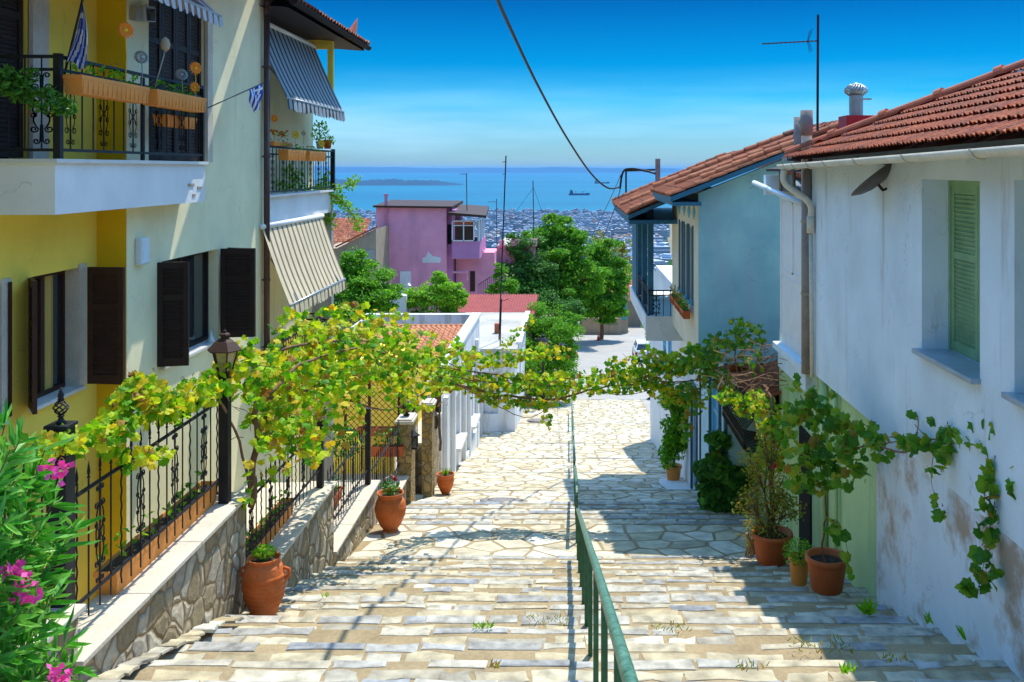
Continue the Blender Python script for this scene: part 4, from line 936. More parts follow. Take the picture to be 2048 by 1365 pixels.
b=MB(); b.box(px(956)-.02,px(958),74.62,80,za,zb); b.build('pane',M('bay_glass',(.25,.45,.6),.1,.1,2,0,spec=1),wd)
b=MB(); b.box(px(892),px(903),75.55,75.58,pz(490),pz(450)); b.build('window',m_dark,T)
b=MB(); b.add([(px(748),74.6,pz(411)),(px(905),74.6,pz(413)),(px(905),82.5,pz(408)),(px(748),82.5,pz(406)),(px(748),74.6,pz(415)),(px(905),74.6,pz(417)),(px(905),82.5,pz(414)),(px(748),82.5,pz(412))],[(0,1,2,3),(7,6,5,4),(0,4,5,1),(1,5,6,2)])
b.add([(px(900),73.9,pz(424)),(px(975),73.9,pz(430)),(px(966),80.5,pz(418)),(px(900),80.5,pz(414)),(px(900),73.9,pz(429)),(px(975),73.9,pz(435)),(px(966),80.5,pz(424)),(px(900),80.5,pz(420))],[(0,1,2,3),(7,6,5,4),(0,4,5,1),(1,5,6,2)]); b.build('roof',m_brown2,T)
b=MB(); b.tube([(px(773),74.8,pz(545)),(px(773),74.8,pz(392))],.12,8); b.cyl((px(773),74.8,pz(392)),.17,.15,8); b.build('flue_pipe',M('pink_pipe_paint',(.55,.2,.3),.7),T)
b=MB(); b.box(px(800),px(822),74.9,75.02,pz(587),pz(543)); b.build('door',m_whitep,T)
b=MB(); b.add([(px(845),74.97,pz(526)),(px(880),74.97,pz(526)),(px(882),74.97,pz(516)),(px(864),74.97,pz(512)),(px(856),74.97,pz(503)),(px(852),74.97,pz(514)),(px(845),74.97,pz(516)),(px(845),75.05,pz(526)),(px(880),75.05,pz(526)),(px(882),75.05,pz(516)),(px(864),75.05,pz(512)),(px(856),75.05,pz(503)),(px(852),75.05,pz(514)),(px(845),75.05,pz(516))],[(6,5,4,3,2,1,0)]+[(i,(i+1)%7,(i+1)%7+7,i+7) for i in range(7)]); b.build('paint_patch',m_white,T)['label']='pale patch of new paint'
st_=MB(); 
st_.prism([(px(960),77.2,pz(505)),(px(1012),77.2,pz(560)),(px(1012),77.2,-12.5),(px(960),77.2,-12.5)],(0,.2,0))
for i in range(10):
    x=px(960)+i*.2; st_.box(x,x+.2,77.4,78.6,-12,pz(512)-i*.2)
st_.build('stair',m_pink,T)
b=MB(); b.box(px(905),px(907),76.4,76.6,-12,pz(515)); b.box(px(935),px(945),76.95,77,pz(590),pz(548)); b.build('door',m_brown2,T)
b=MB(); b.box(px(905),px(935),74.9,75.1,pz(546),pz(543)); b.tube([(px(908),74.9,pz(545)),(px(935),74.9,pz(545)),(px(935),74.9,pz(560))],.08,6); b.build('pipe',m_pink,T)
# stair railing and side parapets
b=MB(); b.box(px(985),px(1065),80,90,-14,pz(492,80)); b.box(px(990),px(1000),79.5,80,pz(492,80),pz(480,80)); b.box(px(1015),px(1070),79.5,80,pz(492,80),pz(478,80)); b.build('wall',m_pink,T)['label']='lower pink terrace wall'
b=MB(); b.box(px(985),px(1070),80.1,90,pz(492,80),pz(491,80)); b.build('terrace_floor',m_roofwhite,T)
b=MB()
for i in range(14): x=px(955)+i*.15; b.bar((x,75.5,pz(600)),(x,75.5,pz(572)+ -.0+i*.1),.03)
b.bar((px(955),75.5,pz(572)),(px(955)+2.1,75.5,pz(572)+1.4),.05); b.build('stair_rail',m_iron,T)
T=thing('tan_shed',(-18,70,-9),'grey-tan building with a sloping clay tile roof left of the pink house','house')
b=MB(); b.add([(px(640,70),70,-13),(px(752,70),70,-13),(px(752,70),70,pz(458,70)),(px(672,70),70,pz(498,70)),(px(640,70),70,pz(498,70))]+[(px(640,70),76,-13),(px(752,70),76,-13),(px(752,70),76,pz(458,70)),(px(672,70),76,pz(498,70)),(px(640,70),76,pz(498,70))],[(0,1,2,3,4),(9,8,7,6,5),(0,5,6,1),(1,6,7,2),(2,7,8,3),(3,8,9,4)]); b.build('wall',m_tan,T)
b=MB(); b.box(px(752,70)-2.4,px(752,70)-.1,69.96,70,pz(520,70),pz(500,70)); b.build('patch',m_grey,T)
b=MB(); tiles(b,(px(636,72),66,pz(494,66)),(1,0,0),(0,1,.32),12,16,.22,.35,.05); rf=b.build('roof',m_tile,T)
b=MB(); b.bar((px(672,70),69.9,pz(494,70)),(px(756,70),69.9,pz(453,70)),.2,.12); b.build('verge',m_ridge,T)
T=thing('tiled_house',(-16,95,-7),'far roof of red clay tiles showing left of the pink house','house')
b=MB(); b.box(px(640,90),px(705,90),90,100,-14,pz(486,90)); b.build('wall',m_cream,T); b=MB(); tiles(b,(px(632,89),89,pz(488,89)),(1,0,0),(0,1,.5),18,12,.24,.4,.05); b.build('roof',m_tile,T)
# white box and small chimney among the trees
T=thing('garden_wall',(-13,55,-9.5),'short white garden wall left of the bright green tree','wall'); b=MB(); b.box(px(780,55),px(812,55),55,56,-13,pz(592,55)); b.build('masonry',m_white,T)
T=thing('chimney',(px(817,58),58,-8.5),'little white capped chimney beside the bright green tree','chimney'); b=MB(); b.tube([(px(817,58),58,pz(615,58)),(px(817,58),58,pz(572,58))],.13,10); b.build('shaft',m_whitep,T); b=MB(); b.lathe((px(817,58),58,pz(572,58)),[(.2,0),(.2,.03),(.05,.16),(.01,.2)],10); b.build('cap',m_metal,T)
# ================================================================ RIGHT: BLUE AND CREAM HOUSE
XF=3.6; XU=2.84
T=HB=thing('blue_house',(5,28,-10),'blue-green house with cream front, dark blue windows and a stepped clay tile roof','house')
b=MB(); yb=21.0; zb_=-4.30 # teal gable wall of the projecting upper floor, facing up the street
b.add([(XU,yb,zb_),(8.5,yb,zb_),(8.5,yb,.45),(5.96,yb,.70),(XU,yb,-.54),(XU,yb+.25,zb_),(8.5,yb+.25,zb_),(8.5,yb+.25,.45),(5.96,yb+.25,.70),(XU,yb+.25,-.54)],[(0,1,2,3,4),(9,8,7,6,5),(4,3,8,9),(0,5,6,1)]); b.build('wall',m_teal,T)['label']='teal gable wall in shade'
m_cf=plaster('cream_front',(.74,.68,.52),(.4,.3,.2),.2)
ww=[(y-.30,y+.34,-3.10,-1.36) for y in (22.2,23.15,24.2)]
b=MB(); b.wallp((XU,yb+.01,0),(0,1,0),5.4,zb_,-.56,[(p-yb-.01,q-yb-.01,d,e) for p,q,d,e in ww],.16,(-1,0,0)); b.box(XU+.24,8.5,26.3,26.4,zb_,-.6); b.quad((XU,yb,zb_),(8.5,yb,zb_),(8.5,26.4,zb_),(XU,26.4,zb_)); b.build('wall',m_cf,T)['label']='cream front wall'
for (p,q,d,e) in ww:
    f=MB(); x=XU+.04; f.box(x,x+.07,p,p+.06,d,e);f.box(x,x+.07,q-.06,q,d,e);f.box(x,x+.07,p+.06,q-.06,e-.06,e);f.box(x,x+.07,p+.06,q-.06,d,d+.08);f.box(x+.01,x+.06,p+.06,q-.06,e-.5,e-.45)
    f.box(XU-.03,XU-.001,p-.07,p,d-.05,e+.05);f.box(XU-.03,XU-.001,q,q+.07,d-.05,e+.05)
    wn=f.build('window',m_bluep,T); g=MB(); g.box(x+.03,x+.04,p+.06,q-.06,d,e); g.build('pane',m_glass,wn); g=MB(); g.box(XU-.06,XU+.04,p-.06,q+.06,d-.06,d); g.build('sill',m_bluel,wn)
for y in (21.75,22.65,23.6,24.6):
    b=MB(); z=-1.0; b.prism([(XU-.015,y-.26,z),(XU-.015,y,z-.17),(XU-.015,y+.26,z),(XU-.015,y,z+.17)],(.03,0,0)); b.build('diamond_tile',m_bluel,T)
# ground floor
b=MB(); b.wallp((XF,26.45,0),(0,1,0),16.2,-16,-4.32,[(.45,1.4,-9.3,-6.3),(7.2,8.5,-7.9,-5.6),(9.1,10.4,-7.9,-5.6)],.2,(-1,0,0)); b.box(XF+.25,8.5,26.5,42.6,-16,-4.33); b.build('wall',m_white,T)['label']='white ground floor wall'
for a in (33.7,35.6):
    f=MB(); leafpanel(f,(XF+.05,a),.62,-7.9,-5.6,pi/2,split=(.5,)); leafpanel(f,(XF+.05,a+.64),.62,-7.9,-5.6,pi/2,split=(.5,)); f.build('shutter',m_bluel,T)
b=MB(); b.box(XF+.05,XF+.1,26.9,27.85,-9.3,-6.3); dr=b.build('door',m_bluep,T,bevel=.01)
b=MB(); b.box(XF-.06,XF-.002,26.75,26.9,-9.4,-6.2);b.box(XF-.06,XF-.002,27.85,28.0,-9.5,-6.2); b.box(XF-.06,XF-.002,26.9,27.85,-6.3,-6.2); b.build('door_frame',m_bluep,dr)
# recess and balcony
b=MB(); b.box(3.87,3.95,26.4,33.4,-4.34,-.5); b.build('wall',m_mint,T)['label']='mint green recessed wall behind the balcony'
b=MB(); b.box(2.15,3.87,26.45,33.4,-4.44,-4.34); b.box(2.11,2.16,26.42,33.4,-4.56,-4.1); b.box(2.11,3.87,26.38,26.45,-4.78,-4.1); b.box(2.16,3.87,26.45,33.4,-4.34,-4.31); sl=b.build('balcony_slab',m_white,T)
b=MB(); railing(b,(2.21,26.52),(3.8,26.52),-4.19,-3.4,8,scr=True); railing(b,(2.21,26.55),(2.21,33.3),-4.19,-3.4,24,scr=False); b.build('railing',m_iron,sl)
for y in (26.65,28.8,30.8,33.2):
    b=MB(); b.box(2.18,2.34,y-.08,y+.08,-4.1,-1.05); b.build('column',m_bluep,T,bevel=.01)
b=MB(); b.box(3.8,3.87,27.2,28.0,-4.34,-2.5); b.build('door',m_whitep,T)
b=MB(); b.box(3.82,3.87,29.2,30,-3.4,-1.8); b.build('window',m_bluep,T)
b=MB(); b.box(2.16,2.3,31,33,-4.1,-1.2); b.build('screen',m_bluep,T)
def slope_roof(par,xe,ze,xr,zr,y0,y1,mat,tw=.20,tl=.33,amp=.06,prof='barrel',under=m_bluep,keep=None):
    b=MB(); b.add([(xe,y0,ze),(xr,y0,zr),(xr,y1,zr),(xe,y1,ze),(xe,y0,ze-.11),(xr,y0,zr-.11),(xr,y1,zr-.11),(xe,y1,ze-.11)],[(0,3,2,1),(4,5,6,7),(0,1,5,4),(3,7,6,2),(0,4,7,3)]); r_=b.build('roof',under,par)
    b=MB(); L=math.hypot(xr-xe,zr-ze); tiles(b,(xe-.04,y0-.02,ze+.01),(0,1,0),(xr-xe,0,zr-ze),int((y1-y0)/tw)+1,int(L/tl)+1,tw,tl,amp,keep,R,prof); b.build('roof_tile',mat,r_); return r_
r1=slope_roof(T,2.17,-.60,5.96,.87,20.45,24.95,m_tile)
for p_,q_ in (((2.9,20.9,-.22),(5.96,20.5,.98)),((5.96,20.4,.98),(5.96,25.1,.98)),((2.2,24.9,-.48),(5.96,24.9,.98)),((2.5,22.6,-.38),(5.96,22.2,.96))):
    b=MB(); ridge_tiles(b,p_,q_,.115,.34); b.build('ridge_tile',m_tile,r1)
r2=slope_roof(T,1.54,-1.22,5.5,.43,25.05,33.6,m_tile)
for p_,q_ in (((1.6,25.1,-1.1),(4.0,25.1,-.1)),((1.5,33.6,-1.15),(5.5,33.6,.5)),((1.55,29,-1.12),(5.5,29,.52))):
    b=MB(); ridge_tiles(b,p_,q_,.11,.34); b.build('ridge_tile',m_tile,r2)
b=MB(); b.box(1.56,3.8,25.1,33.5,-1.46,-1.36); b.build('soffit',m_bluep,T); b=MB(); b.box(2.22,XU,20.5,24.9,-.80,-.72); b.build('soffit',m_bluep,T)
b=MB(); b.add([(5.96,20.45,.87),(10,20.45,-.6),(10,24.95,-.6),(5.96,24.95,.87)],[(0,1,2,3)]); b.add([(5.5,25.05,.43),(10,25.05,-1.2),(10,33.6,-1.2),(5.5,33.6,.43)],[(0,1,2,3)]); b.build('back_roof',m_ridge,T)
for (y,k) in ((22.2,0),(23.25,1),(24.4,2)):
    flower_box(['clay window box of green plants under the nearest blue window','clay window box under the middle blue window','clay window box under the farthest blue window'][k],(XU-.16,y,-3.45),.85,.17,.19,pi/2,m_plast,'window boxes on the blue house',80,m_leafy if k else m_leafm,.07,rise=.24)
# annex (ground floor wing with blue window)
T=thing('annex',(4.5,24,-8.5),'pale blue ground floor wing with a blue shuttered window beside the door','house')
b=MB(); b.wallp((XF+.05,22,0),(0,1,0),4.55,-11,-4.3,[(1.0,2.5,-7.3,-5.0)],.15,(-1,0,0)); b.box(XF+.05,8,22,22.1,-11,-4.3); b.box(XF+.25,8,22.1,26.5,-11,-4.32); b.build('wall',m_paleblue,T)
f=MB(); leafpanel(f,(XF+.1,23.0),.75,-7.3,-5.0,pi/2,split=(.5,)); leafpanel(f,(XF+.1,23.75),.75,-7.3,-5.0,pi/2,split=(.5,)); wn=f.build('window',m_bluel,T); b=MB(); b.box(XF-.02,XF+.05,22.9,23.0,-7.4,-4.9);b.box(XF-.02,XF+.05,24.5,24.6,-7.4,-4.9);b.box(XF-.02,XF+.05,23,24.5,-5.0,-4.9);b.box(XF-.02,XF+.05,23,24.5,-7.4,-7.3); b.build('frame',m_bluep,wn)
b=MB(); b.box(XF-.03,XF+.05,22.0,22.16,-9.8,-4.3); b.build('corner_board',m_bluep,T)
b=MB(); b.box(XF-.03,XF+.05,24.9,26.0,-9.6,-8.0); b.build('hatch',m_bluel,T)
# tiled lean-to with yellow-green wall
T=thing('lean_to',(5,20.3,-8),'yellow-green lean-to with a small tiled roof and bulging black grille under the vine','lean-to')
b=MB(); b.box(4.3,8,18.9,22,-11,-4.35); b.build('wall',plaster('lime_wall',(.55,.60,.28),(.4,.4,.2),.3),T)
b=MB(); tiles(b,(3.65,18.6,-4.62),(0,1,0),(1,0,.42),16,7,.22,.34,.05); b.build('roof_tile',m_tile,T)
b=MB(); b.box(3.72,4.35,18.6,22,-4.72,-4.66); b.build('roof',m_brown2,T)
g=MB()
for i in range(22):
    y=19.2+2.6*i/21; g.tube([(4.28,y,-4.8),(3.80,y,-4.95),(3.52,y,-5.3),(3.50,y,-5.65),(3.75,y,-5.95),(4.28,y,-6.05)],.014,4,False)
for x,z in ((3.80,-4.95),(3.5,-5.5),(3.75,-5.95)): g.bar((x,19.15,z),(x,21.85,z),.02)
g.build('grille',m_iron,T)
# ---------------------------------------------------------------- green-walled floor + white house
T=HW=thing('white_townhouse',(7,12,-5),'worn white house with overhanging upper floor, green ground floor and red tiled hip roof','house')
b=MB(); b.box(4.15,9,12.35,18.85,-10,-3.2); b.build('wall',m_green,T)['label']='light green ground floor wall'
XW=4.0
wz=[(9.27,10.8,-2.05,-.12),(6.4,8.55,-2.02,-.1)]
b=MB(); b.wallp((XW,4.5,0),(0,1,0),15.7-4.5,-3.36,.35,[(a-4.5,c-4.5,d,e) for a,c,d,e in wz],.36,(-1,0,0))
b.quad((XW,12.4,-8.2),(9,12.4,-8.2),(9,12.4,-3.36),(XW,12.4,-3.36)); b.quad((XW,12.4,-3.36),(XW,15.7,-3.36),(9,15.7,-3.36),(9,12.4,-3.36)); b.quad((XW,15.7,-3.36),(9,15.7,-3.36),(9,15.7,.35),(XW,15.7,.35)); b.quad((XW,4.5,-8),(9,4.5,-8),(9,4.5,.35),(XW,4.5,.35))
b.build('wall',m_oldwhite,T)['label']='patched white plaster street wall'
b=MB(); b.wallp((XW,4.5,0),(0,1,0),12.4-4.5,-8.2,-3.36,[],.36,(-1,0,0)); b.build('wall',m_basewall,T)['label']='peeling plaster base of the street wall'
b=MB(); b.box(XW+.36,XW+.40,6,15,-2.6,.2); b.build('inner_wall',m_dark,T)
for k,(a,c,d,e) in enumerate(wz):
    f=MB(); X=XW+.33; f.box(X-.03,X+.03,a,a+.06,d,e);f.box(X-.03,X+.03,c-.06,c,d,e);f.box(X-.03,X+.03,a+.06,c-.06,e-.07,e)
    wn=f.build('window',m_gpaint,T)
    for i in range(2):
        w_=(c-a-.12)/2; s=MB(); leafpanel(s,(X,a+.06+w_*i),w_-.01,d+.01,e-.07,pi/2,.045,(.42,)); s.build('shutter',m_gpaint,wn)
    s=MB(); s.box(XW-.10,XW+.3,a-.02,c+.05,d-.05,d+.003); s.build('sill',M('blue_grey_marble',(.30,.38,.44),.35,.2,4,.05,20,spec=.5),wn,bevel=.005)
# hip roof: eave XE2, slope .5
xe,y1,ye,ze=3.62,15.75,4.0,.13; sl=.43; tl_=.014; zn=ze+tl_*(y1-ye)
b=MB(); hx,hy,hzz=8.0,15.75-(8.0-xe),ze+(8.0-xe)*sl
hzz+=.06; b.add([(xe,ye,zn),(xe,y1+.3,ze),(hx,hy+.3,hzz),(hx,ye,hzz+.12)],[(0,1,2,3)]); b.add([(xe,y1+.3,ze),(12.4,y1+.3,ze),(hx,hy+.3,hzz)],[(0,1,2)])
b.add([(xe,ye,zn-.06),(xe,y1+.3,ze-.06),(9,y1+.3,ze-.06),(9,ye,zn-.06)],[(3,2,1,0)]); rf=b.build('roof',m_brown2,T)
b=MB(); nrm=math.hypot(1,sl); tiles(b,(xe-.06,ye,zn+.02),(0,1,-tl_),(1,0,sl),int((y1+.3-ye)/.20),13,.20,.40,.040,lambda u,v:(ye+u)<(y1+.25)-v/nrm-.02,R,'m',.045,.008); b.build('roof_tile',m_tileg,rf)
# visible end hip slope tiles
b=MB(); tiles(b,(12.4,y1+.34,ze+.03),(-1,0,0),(0,-1,sl),42,14,.20,.36,.040,lambda u,v: v/nrm<u<8.8-v/nrm,R,'m',.045,.008); b.build('roof_tile',m_tileg,rf)
b=MB(); a_=Vector((xe+.05,y1+.25,ze+.1)); c_=Vector((hx,hy+.3,hzz+.08)); 
d=c_-a_; n=7; ax=d.normalized(); s_=ax.cross(Vector((0,0,1))).normalized(); u_=s_.cross(ax)
for i in range(n):
    p=a_+d*i/n; q=a_+d*(i+1)/n
    def ring(p,r): return [p+s_*math.cos(t_)*r+u_*(math.sin(t_)*r*1.1) for t_ in [pi*k/8 for k in range(9)]]
    vs=ring(p,.10)+ring(q,.10); b.add(vs,[(k,k+1,k+10,k+9) for k in range(8)]); vs=ring(q-ax*.06,.135)+ring(q+ax*.06,.135); b.add(vs,[(k,k+1,k+10,k+9) for k in range(8)]+[tuple(range(8,-1,-1)),tuple(range(9,18))])
b.build('ridge_tile',m_ridge,rf)
b=MB()
for i in range(60):
    p=a_+d*(i+R.random())/60; b.cbox(p+Vector((-.05,-.06,-.07)),.1,.1,.06,R.random())
b.build('mortar_bed',m_grey,rf)
# gutter
b=MB(); gy0,gy1,gz0,gz1=4.0,15.9,.20,.04
prof=[(math.cos(a)*.085,math.sin(a)*.085) for a in [pi+pi*i/8 for i in range(9)]]
vs=[(xe-.08+x,gy0,gz0+z+.03) for x,z in prof]+[(xe-.08+x,gy1,gz1+z+.03) for x,z in prof]+[(xe-.08+x*.9,gy0,gz0+z*.9+.03) for x,z in prof]+[(xe-.08+x*.9,gy1,gz1+z*.9+.03) for x,z in prof]
b.add(vs,[(i,i+1,i+10,i+9) for i in range(8)]+[(i+18,i+27,i+28,i+19) for i in range(8)]+[(0,9,27,18),(8,26,35,17)]+[tuple(range(9,18))])
gt=b.build('gutter',m_pvc,T,True)
for y in (8.2,9.9,11.6,13.0,13.9,14.8,15.4):
    b=MB(); zc=gz0+(gz1-gz0)*(y-gy0)/(gy1-gy0); b.tube([(xe-.08+math.cos(a)*.094,y,zc+.03+math.sin(a)*.094) for a in [pi+pi*i/8 for i in range(9)]],.012,5); b.build('gutter_bracket',m_pvc,gt)
# siding box (enclosed veranda) with glazing
b=MB(); b.box(XW,6,15.95,18.1,-3.3,-.45); b.build('veranda',m_whitep,T)['label']='white boarded veranda box'
b=MB()
for y0_,y1_,z0_,z1_ in ((16.1,17.0,-1.9,-.6),(17.05,17.95,-1.9,-.6),(16.1,17.95,-3.1,-2.0)):
    for (a,c,d,e) in ((y0_,y1_,z0_,z0_+.03),(y0_,y1_,z1_-.03,z1_),(y0_,y0_+.03,z0_,z1_),(y1_-.03,y1_,z0_,z1_)): b.box(XW-.012,XW,a,c,d,e)
b.build('panel_moulding',m_whitep,T)
b=MB(); b.box(XW-.02,XW+.03,15.95,18.1,-.48,-.42);b.box(XW-.02,XW+.03,15.95,16.0,-.45,.0);b.box(XW-.02,XW+.03,17.0,17.05,-.45,.0);b.box(XW-.02,XW+.03,18.05,18.1,-.45,.0); wn=b.build('window',m_tan,T); b=MB(); b.box(XW+.01,XW+.02,16,18.05,-.42,.0); b.build('pane',m_glass,wn)
b=MB(); b.box(XW-.12,6,15.9,18.2,-3.42,-3.3); b.box(XW-.04,6,15.95,18.1,-3.75,-3.42); b.build('floor_slab',m_oldwhite,T)
b=MB(); b.add([(3.78,15.9,-.0),(6,15.9,.3),(6,18.3,.3),(3.78,18.3,-.0),(3.78,15.9,-.05),(6,15.9,.25),(6,18.3,.25),(3.78,18.3,-.05)],[(0,3,2,1),(4,5,6,7),(0,1,5,4),(0,4,7,3),(3,7,6,2)]); b.build('porch_roof',m_brown2,T)
b=MB(); b.box(3.75,6,18.2,18.4,-.5,-.12); b.build('porch_beam',m_oldwhite,T)
# pipes
T=thing('flue_pipe',(3.95,15.8,-3.5),'thick grey flue pipe rising up the corner of the white house','pipe')
b=MB(); b.tube([(3.93,15.78,-3.4),(3.93,15.78,.95)],.085,14); b.build('pipe',m_greyp,T,True); b=MB(); b.cyl((3.93,15.78,.55),.105,.42,14); b.build('collar',m_greyp,T,True)
for z in (-.9,-2.1): b=MB(); b.cyl((3.93,15.78,z),.095,.05,14); b.build('clamp',m_tan,T)
T=thing('vent_pipe',(4.1,16.9,.2),'short bent grey vent pipe beside the tall flue','pipe'); b=MB(); b.tube([(4.05,16.9,.0),(4.05,16.9,.92)],.07,12); b.tube([(4.05,16.9,.85),(4.2,16.8,.75)],.06,10); b.build('pipe',m_greyp,T,True)
T=thing('downpipe',(3.75,15.5,-3.5),'cream downpipe curving from the gutter end beside the grey flue','drainpipe')
b=MB(); b.tube(spline([(3.54,15.7,-.02),(3.56,15.68,-.25),(3.9,15.5,-.55),(3.93,15.5,-.8)]),.055,10); b.tube([(3.93,15.5,-.78),(3.93,15.5,-1.05)],.066,10); b.tube([(3.93,15.5,-1.0),(3.95,15.5,-3.4)],.035,8); b.build('pipe',m_pvc,T,True)
T=thing('drainpipe',(4.05,15.5,-6),'lime green drainpipe down the green ground floor wall','drainpipe'); b=MB(); b.tube([(4.09,15.3,-3.4),(4.09,15.3,-6.5)],.06,10); b.tube([(4.09,14.6,-3.4),(4.09,14.6,-6.3)],.035,8); b.build('pipe',m_green,T,True)
T=thing('drainpipe',W(1550,385,18.5),'white plastic pipe slanting across the teal wall to the flue','drainpipe'); b=MB(); b.tube([W(1508,366,18.6),W(1605,408,16.0)],.05,10); b.build('pipe',m_bluepipe,T,True)
# satellite dish
T=thing('satellite_dish',(XW,13.2,-.3),'dark satellite dish on the white wall under the gutter','satellite dish')
c=W(1750,362,12.0); ax=Vector((-.55,.3,.75)).normalized(); u,v=perp(ax); b=MB(); vs=[c-ax*.06];n=24
for j,(r_,h) in enumerate(((.12,-.05),(.24,-.015),(.34,.04))):
    for k in range(n): a=2*pi*k/n; vs.append(c+u*math.cos(a)*r_+v*math.sin(a)*r_+ax*h)
b.add(vs,[(0,1+k,1+(k+1)%n) for k in range(n)]+[(1+j*n+k,1+j*n+n+k,1+j*n+n+(k+1)%n,1+j*n+(k+1)%n) for j in range(2) for k in range(n)]); o=b.build('dish',M('dish_grey',(.10,.09,.08),.5),T,True); sm_=o.modifiers.new('s','SOLIDIFY'); sm_.thickness=.01
b=MB(); b.tube([c-ax*.05,c+Vector((.1,0,-.12)),(XW,c.y,c.z-.1)],.02,6); b.tube([c-v*.3,c+ax*.35],.01,5); b.build('arm',m_iron,T); b=MB(); b.cbox(c+ax*.35,.05,.05,.08); b.build('receiver',m_black,T)
# chimney with turbine vent, aerial, mast
T=thing('chimney',W(1712,250,19.5),'dark red metal chimney box with a spinning turbine cowl on the ridge','chimney')
c=W(1712,248,19.5); b=MB(); b.box(c.x-.28,c.x+.28,19.2,19.8,c.z-.6,c.z+.16); b.build('box',m_red,T,bevel=.01)
b=MB(); b.cyl((c.x,19.5,c.z+.16),.14,.42,16); b.cbox((c.x+.1,19.4,c.z+.5),.36,.1,.03,.2); b.build('flue',m_metal,T)
b=MB(); zz=c.z+.56
for k in range(20):
    a=2*pi*k/20; pts=[]
    for q in range(7): t_=q/6; r_=.10+.13*math.sin(pi*t_); an=a+t_*.9; pts.append(Vector((c.x+r_*math.cos(an),19.5+r_*math.sin(an),zz+.25*t_)))
    b.tube(pts,.013,4)
b.lathe((c.x,19.5,zz+.24),[(.10,0),(.06,.03),(.01,.04)],14); b.lathe((c.x,19.5,zz+.01),[(.09,0),(.14,.08),(.14,.16),(.09,.23)],12); b.build('turbine_cowl',m_metal,T,True)
def aerial(label,base,top,booms,name='aerial',r=.02,cat='aerial',group=None):
    base=Vector(base);top=Vector(top); T=thing(name,base,label,cat,group); b=MB(); b.tube([base,top],r,6); b.build('mast',m_iron,T)
    for (s,dx,dy,dz,n_,el) in booms:
        p=base.lerp(top,s); q=p+Vector((dx,dy,dz)); b=MB(); b.bar(p,q,r*.9); dd=(q-p)
        for i in range(n_): c=p+dd*(i+1)/n_; l=el*(1-.5*i/n_); b.bar(c-Vector((0,0,l)) if 0 else c+Vector((0,l*.9,l*.25)),c-Vector((0,l*.9,l*.25)),r*.45)
        b.build('boom',m_iron,T)
    return T
ap=W(1635,262,19.0); at_=W(1636,30,19.0)
T=aerial('tall television aerial with a long comb boom on the tiled roof at right',ap,at_,[(.775,-1.12,0,-.06,13,.12)],r=.026)
b=MB(); p=ap.lerp(at_,.775)+Vector((-.12,0,0))
for sg in (1,-1):
    for k in (-.06,0,.06): b.bar(p+Vector((-.08,k,0)),p+Vector((-.02-.0,k*2,sg*.22)),.008)
b.build('reflector',m_iron,T)
aerial('leaning thin aerial mast with a folded top on the flat white roof',W(998,680,47),W(1012,312,47),[(.97,-.15,0,-.05,2,.1),(.9,-.12,0,0,1,.05)],r=.035)
aerial('thin aerial with a T-shaped top left of the leaning mast',W(934,425,76),W(933,347,76),[(.98,-.5,0,0,3,.3)],r=.035)
aerial('small T-shaped aerial just left of the leaning mast',W(994,520,80),W(993,398,80),[(.95,-.7,0,0,3,.3)],r=.03)
T=aerial('thin guyed aerial mast between the leaning mast and the big tree',W(1068,500,82),W(1066,362,82),[],r=.04)
b=MB(); b.tube([W(1067,375,82),W(1010,455,82)],.012,4); b.tube([W(1067,375,82),W(1100,470,82)],.012,4); b.build('guy_wire',m_iron,T)
aerial('bare thin pole standing on the flat white roof in front of the leaning mast',W(1000,700,45.5),W(1003,598,45.5),[(.95,.35,0,.12,1,.05)],r=.03)
# cables
def cable(label,pts,r,n=10,mat=m_black):
    o=MB().tube(spline(pts,n),r,6).build('power_cable',mat,None,True,loc=pts[0]); tag(o,label,'cable'); return o
cable('thick black power cable sagging from the top of the sky to the roof corner',[W(985,-25,12),W(1020,55,15),W(1075,170,20),W(1130,270,25),W(1180,345,29.5),W(1215,376,32.5),W(1240,375,34)],.03)
cable('thin wire dropping from the roof bracket behind the tree, right one',[W(1242,350,34),W(1235,400,38),W(1205,480,60)],.02)
cable('thin wire dropping from the roof bracket towards the town, left one',[W(1241,352,34),W(1210,420,42),W(1160,520,70)],.014)
cable('twisted bundle of wires looped from the iron bracket along the roof edge',[W(1240,378,34),W(1246,345,33.9),W(1262,338,33.6),W(1290,342,33.2),W(1312,348,33)],.04)
T=thing('cable_bracket',W(1252,390,33.8),'black iron bracket carrying cables at the far roof corner','bracket'); b=MB(); b.bar(W(1252,395,33.8),W(1252,340,33.8),.06); b.bar(W(1252,342,33.8),W(1312,340,33.2),.06); b.build('frame',m_iron,T)
T=thing('wooden_post',W(1316,360,33),'short grey wooden post standing above the blue house roof','post'); b=MB(); b.box(W(1311,0,33).x,W(1320,0,33).x,32.9,33.1,-.9,W(0,318,33).z); b.build('shaft',m_greyp,T)
